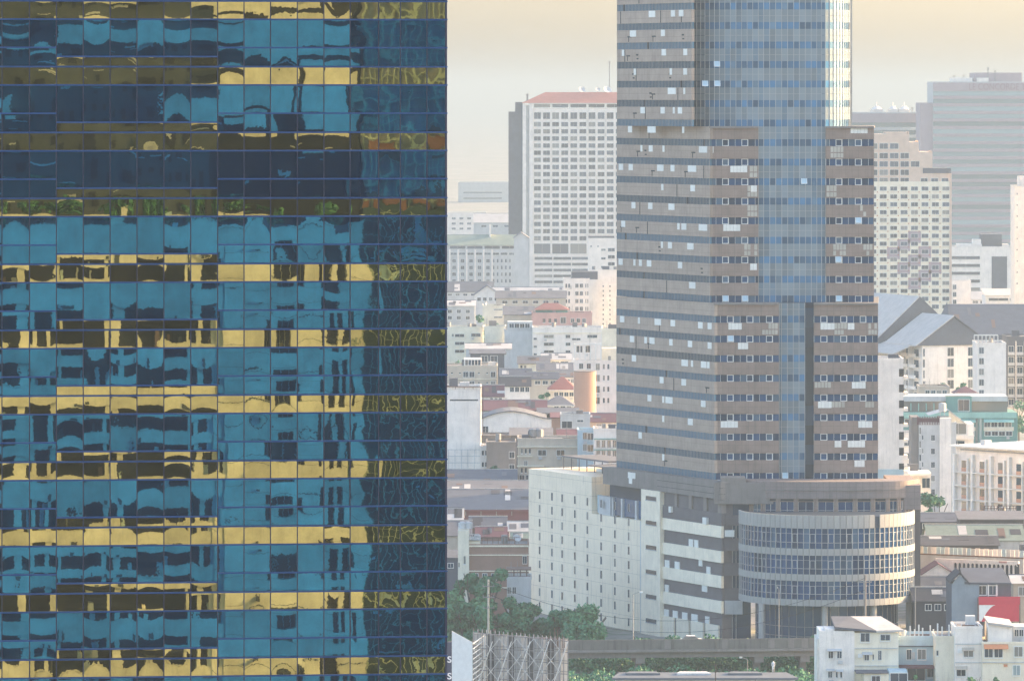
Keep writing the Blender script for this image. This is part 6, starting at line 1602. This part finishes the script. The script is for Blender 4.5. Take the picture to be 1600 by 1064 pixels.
# trees along the road
for i, (px, Y, yt, r_, sd_, lab) in enumerate((
 (733, 1106, 884, 20, 71, 'tall feathery tree before the cream stair tower'), (768, 1104, 886, 20, 72, 'tall tree before the brown wall, behind the utility pole'),
 (705, 1102, 902, 24, 73, 'broad tree touching the glass building edge'), (722, 1100, 934, 30, 74, 'low wide tree filling the corner by the billboard'),
 (800, 1098, 925, 22, 75, 'dense tree below the pergola house'), (823, 1100, 934, 20, 76, 'tree reaching over the podium corner'),
 (783, 1098, 950, 26, 77, 'rounded tree in front of the dense ones'), (750, 1094, 946, 20, 78, 'tree just left of the utility pole foot'), (842, 1100, 962, 20, 79, 'lower tree along the podium foot'), (874, 1096, 955, 22, 80, 'ragged tree with a bare gap before slit windows'),
 (925, 1090, 951, 27, 81, 'largest round tree standing alone before the podium'), (905, 1080, 978, 22, 82, 'small tree beside the lone round one'), (1001, 1075, 988, 17, 83, 'shrubby tree top peeping over the flyover by the lamp'), (1047, 1075, 991, 14, 84, 'low tree top peeping over the flyover near the white car'))):
    tree(lab, px, None, Y, yt, r_*1.5, sd_, 4500, .42, low=.05, mat='leaf_y' if sd_ in (74, 77, 81) else 'leaf')
def undergrowth(name, label_none, x0, x1, y0, y1, h, n, seed, leaf=.3):
    q = random.Random(seed); vs_, fs = [], []
    for i in range(n):
        x = q.uniform(x0, x1); y = q.uniform(y0, y1); hh_ = h*(.55 + .45*math.sin(x*.5)*math.sin(x*.23 + y*.4)); z = hh_*q.random()**.5
        d = Vector((q.gauss(0,1), q.gauss(-.4,1), q.gauss(.5,1))).normalized(); t = d.cross(Vector((q.gauss(0,1), q.gauss(0,1), q.gauss(0,1)))).normalized(); u = d.cross(t); s = leaf*q.uniform(.6, 1.4); p = Vector((x, y, z)); k = len(vs_)
        vs_ += [tuple(p - t*s), tuple(p + u*s*.6), tuple(p + t*s), tuple(p - u*s*.6)]; fs.append((k, k+1, k+2, k+3))
    me = bpy.data.meshes.new(name); me.from_pydata(vs_, [], fs); me.materials.append(M['leaf']); link(name, me, kind='stuff')
undergrowth('undergrowth', None, PX(885, 1060), PX(1290, 1060), 1056, 1076, 5.5, 26000, 5)
undergrowth('shaded_undergrowth', None, PX(880, 1010), PX(1290, 1010), 975, 1040, 3.6, 24000, 9)
undergrowth('roadside_undergrowth', None, PX(690, 1070), PX(900, 1070), 1070, 1092, 4.0, 9000, 6)
# low canopies along the bottom
c27 = bldg('market_canopy', 'long pale roofed market canopy along the bottom edge under the flyover', 'market canopy', 962, 1242, 1061, 955, 6, 'pale', roof='none')
roofslab(c27, (-.6, -1, c27.h), (c27.w + .5, -1, c27.h), (c27.w - 1, 6.5, c27.h + .15), (.6, 6.5, c27.h + .15), 'canopy')
for a, b_, mt in ((978, 1032, 'canopy'), (1058, 1112, 'pale'), (1138, 1192, 'canopy')):
    x0, x1 = at(c27, a, 1050)[0], at(c27, b_, 1050)[0]
    MB().prism([(x0, 2.5), (x1, 2.5), (x1 - .6, 5.5), (x0 + .6, 5.5)], c27.h + .2, c27.h + .75).build('roof_vent', M[mt], c27.t)
# person under the flyover
pt = thing('person', 'person in white standing on the canopy roof under the flyover', 'person', (PX(1209, 960), 962, c27.h + .55))
me = bpy.data.meshes.new('body')
jv = [(0,0,.92), (0,0,1.15), (0,0,1.42), (0,0,1.52), (0,0,1.64), (0,0,1.74), (.09,0,.88), (.1,.02,.48), (.11,0,.06), (.12,-.12,.02), (-.09,0,.88), (-.12,-.05,.48), (-.13,.02,.06), (-.14,-.1,.02), (.2,0,1.4), (.26,.03,1.12), (.24,-.06,.86), (-.2,0,1.4), (-.27,.02,1.12), (-.22,-.1,.88)]
je = [(0,1),(1,2),(2,3),(3,4),(4,5),(0,6),(6,7),(7,8),(8,9),(0,10),(10,11),(11,12),(12,13),(2,14),(14,15),(15,16),(2,17),(17,18),(18,19)]
jr = [.15,.14,.16,.06,.1,.07,.1,.075,.05,.04,.1,.075,.05,.04,.07,.05,.035,.07,.05,.035]
me.from_pydata(jv, je, []); po = link('body', me, pt); me.materials.append(M['trim'])
sk = po.modifiers.new('skin', 'SKIN')
for i, v in enumerate(me.skin_vertices[0].data): v.radius = (jr[i], jr[i]); v.use_root = (i == 0)
po.modifiers.new('subdivision', 'SUBSURF').levels = 1
MB().cyl(0, .01, 1.66, 1.8, .115, 10, 0, .07).build('hair', M['dark'], pt)

# ================================================================== billboard frame by the glass building
BY = 900.0
bb = thing('billboard_scaffold', 'back of a large billboard held by a lattice of steel struts', 'billboard', (PX(706, BY), BY, 0))
bz1, bzR = PZ(985, BY), PZ(1001.5, BY)
bs = BY/F
def bx(px): return (px - 706)*bs
# white end panel turned toward the viewer's side, sheet backs and lattice
MB().quad([(0, 0, 0), (bx(738.5), -2.6, 0), (bx(738.5), -2.6, PZ(1000.5, BY)), (0, 0, bz1)]).quad([(0, .15, 0), (0, .15, bz1), (bx(738.5), -2.45, PZ(1000.5, BY)), (bx(738.5), -2.45, 0)]).quad([(0, 0, bz1), (bx(738.5), -2.6, PZ(1000.5, BY)), (bx(738.5), -2.45, PZ(1000.5, BY)), (0, .15, bz1)]).build('end_panel', M['trim'], bb)
MB().quad([(bx(714), -.75, 0), (bx(722), -1.35, 0), (bx(722), -1.35, PZ(1030, BY)), (bx(714), -.75, PZ(1016, BY))]).build('grey_patch', M['pale'], bb) if False else None
ntx = 14
for i in range(ntx):
    xa, xb = bx(741 + 146*i/ntx), bx(741 + 146*(i+1)/ntx) - .03
    MB().box(xa, xb, 1.6, 1.66, 0, bzR + .2 + .9*(1 - i/ntx)).build('sheet_back', M[('pale', 'white', 'r_grey')[i % 3]], bb)
mb = MB(); 
L0, L1 = bx(740), bx(887.5)
zz_ = lambda x: bzR + 1.35*(1 - (x - L0)/(L1 - L0))
nb = 22
for i in range(nb + 1):
    x = L0 + (L1 - L0)*i/nb
    mb.beam((x, 0, 0), (x, 0, zz_(x)), .12 if i % 4 else .22, 0); mb.beam((x, 1.5, 0), (x, 1.5, zz_(x) + .35), .1, 0)
    mb.beam((x, 0, zz_(x)), (x, 1.5, zz_(x) + .35), .1, 0)
mb.build('upright_frame', M['steel'], bb)
mb = MB()
zl = [bzR - 1.6*k for k in range(8)]
for k, z in enumerate(zl):
    mb.beam((L0, -.02, z + (1.3 if k == 0 else .6)), (L1, -.02, z), .11); mb.beam((L0, 1.48, z + .9), (L1, 1.48, z + .2), .08)
mb.build('rail', M['steel'], bb)
mb = MB()
for i in range(0, nb - 2, 2):
    for k in range(0, 6):
        x0 = L0 + (L1-L0)*i/nb; x1 = L0 + (L1-L0)*(i+2)/nb
        if (i//2 + k) % 2: mb.beam((x0, -.08, zl[k] + .4), (x1, -.08, zl[k+1] + .4), .065)
        else: mb.beam((x0, -.08, zl[k+1] + .4), (x1, -.08, zl[k] + .4), .065)
for i in range(5):
    x0 = L0 + (L1-L0)*i/5; mb.beam((x0, -.15, zl[5]), (x0 + (L1-L0)/5, -.15, zl[0]), .11)
mb.build('brace', M['trim'], bb)
mb = MB()
for i in range(9):
    x = L0 + 10 + rnd.uniform(0, 3.4); mb.beam((x, .5, bzR - 1), (x + rnd.uniform(-.1, .1), .5, bzR + rnd.uniform(.4, 1.9)), .09)
for i in range(18): mb.beam((L0 + (L1-L0)*i/17, 0, zz_(L0 + (L1-L0)*i/17)), (L0 + (L1-L0)*i/17, 0, zz_(L0+(L1-L0)*i/17) + .55), .06)
mb.build('spike', M['rust'], bb)
mb = MB()
for i in range(10):
    z = PZ(1003, BY) - .75*i; mb.beam((bx(739), -2.4, z), (bx(757), 1.4, z + .9), .1)
mb.beam((bx(757), .2, 0), (bx(757), .2, bzR + .9), .2); mb.build('ladder_brace', M['trim'], bb)
bn = thing('dark_banner', 'dark blue advertising banner with white letters beside the billboard back', 'banner', (PX(707.5, 930), 930, 0))
M['navy'] = plain('navy vinyl', (0.02, 0.03, 0.075), 0.5); M['letter_w'] = plain('white letters', (0.8, 0.8, 0.8), 0.5)
MB().box(-6, 0, 0, .2, 0, PZ(1003, 930)).build('banner_panel', M['navy'], bn)
text('lettering', 'ys', 2.1, M['letter_w'], bn, (-.1, -.05, PZ(1034.5, 930)), 0, .02, 'RIGHT'); text('lettering', 'es', 2.1, M['letter_w'], bn, (-.1, -.05, PZ(1060.5, 930)), 0, .02, 'RIGHT')

# overhead cables between the two utility poles
for k, (label, za, zb_) in enumerate((('thin black cable sagging between the two utility poles, upper', 905.5, 899), ('thin black cable sagging between the two utility poles, lower', 924, 917))):
    t = thing('power_cable', label, 'cable', (PX(763, 1085), 1085, PZ(za, 1085) - .4)); a = Vector((0, -.2, 0)); e_ = Vector((PX(1352, 1030), 1030, PZ(zb_, 1030) - .4)) - t.location; mb = MB()
    pts = [a + (e_ - a)*(i/24) - Vector((0, 0, 7.0*(1 - (2*i/24 - 1)**2))) for i in range(25)]
    for i in range(24): mb.beam(pts[i], pts[i+1], .06)
    mb.build('wire', M['dark'], t)
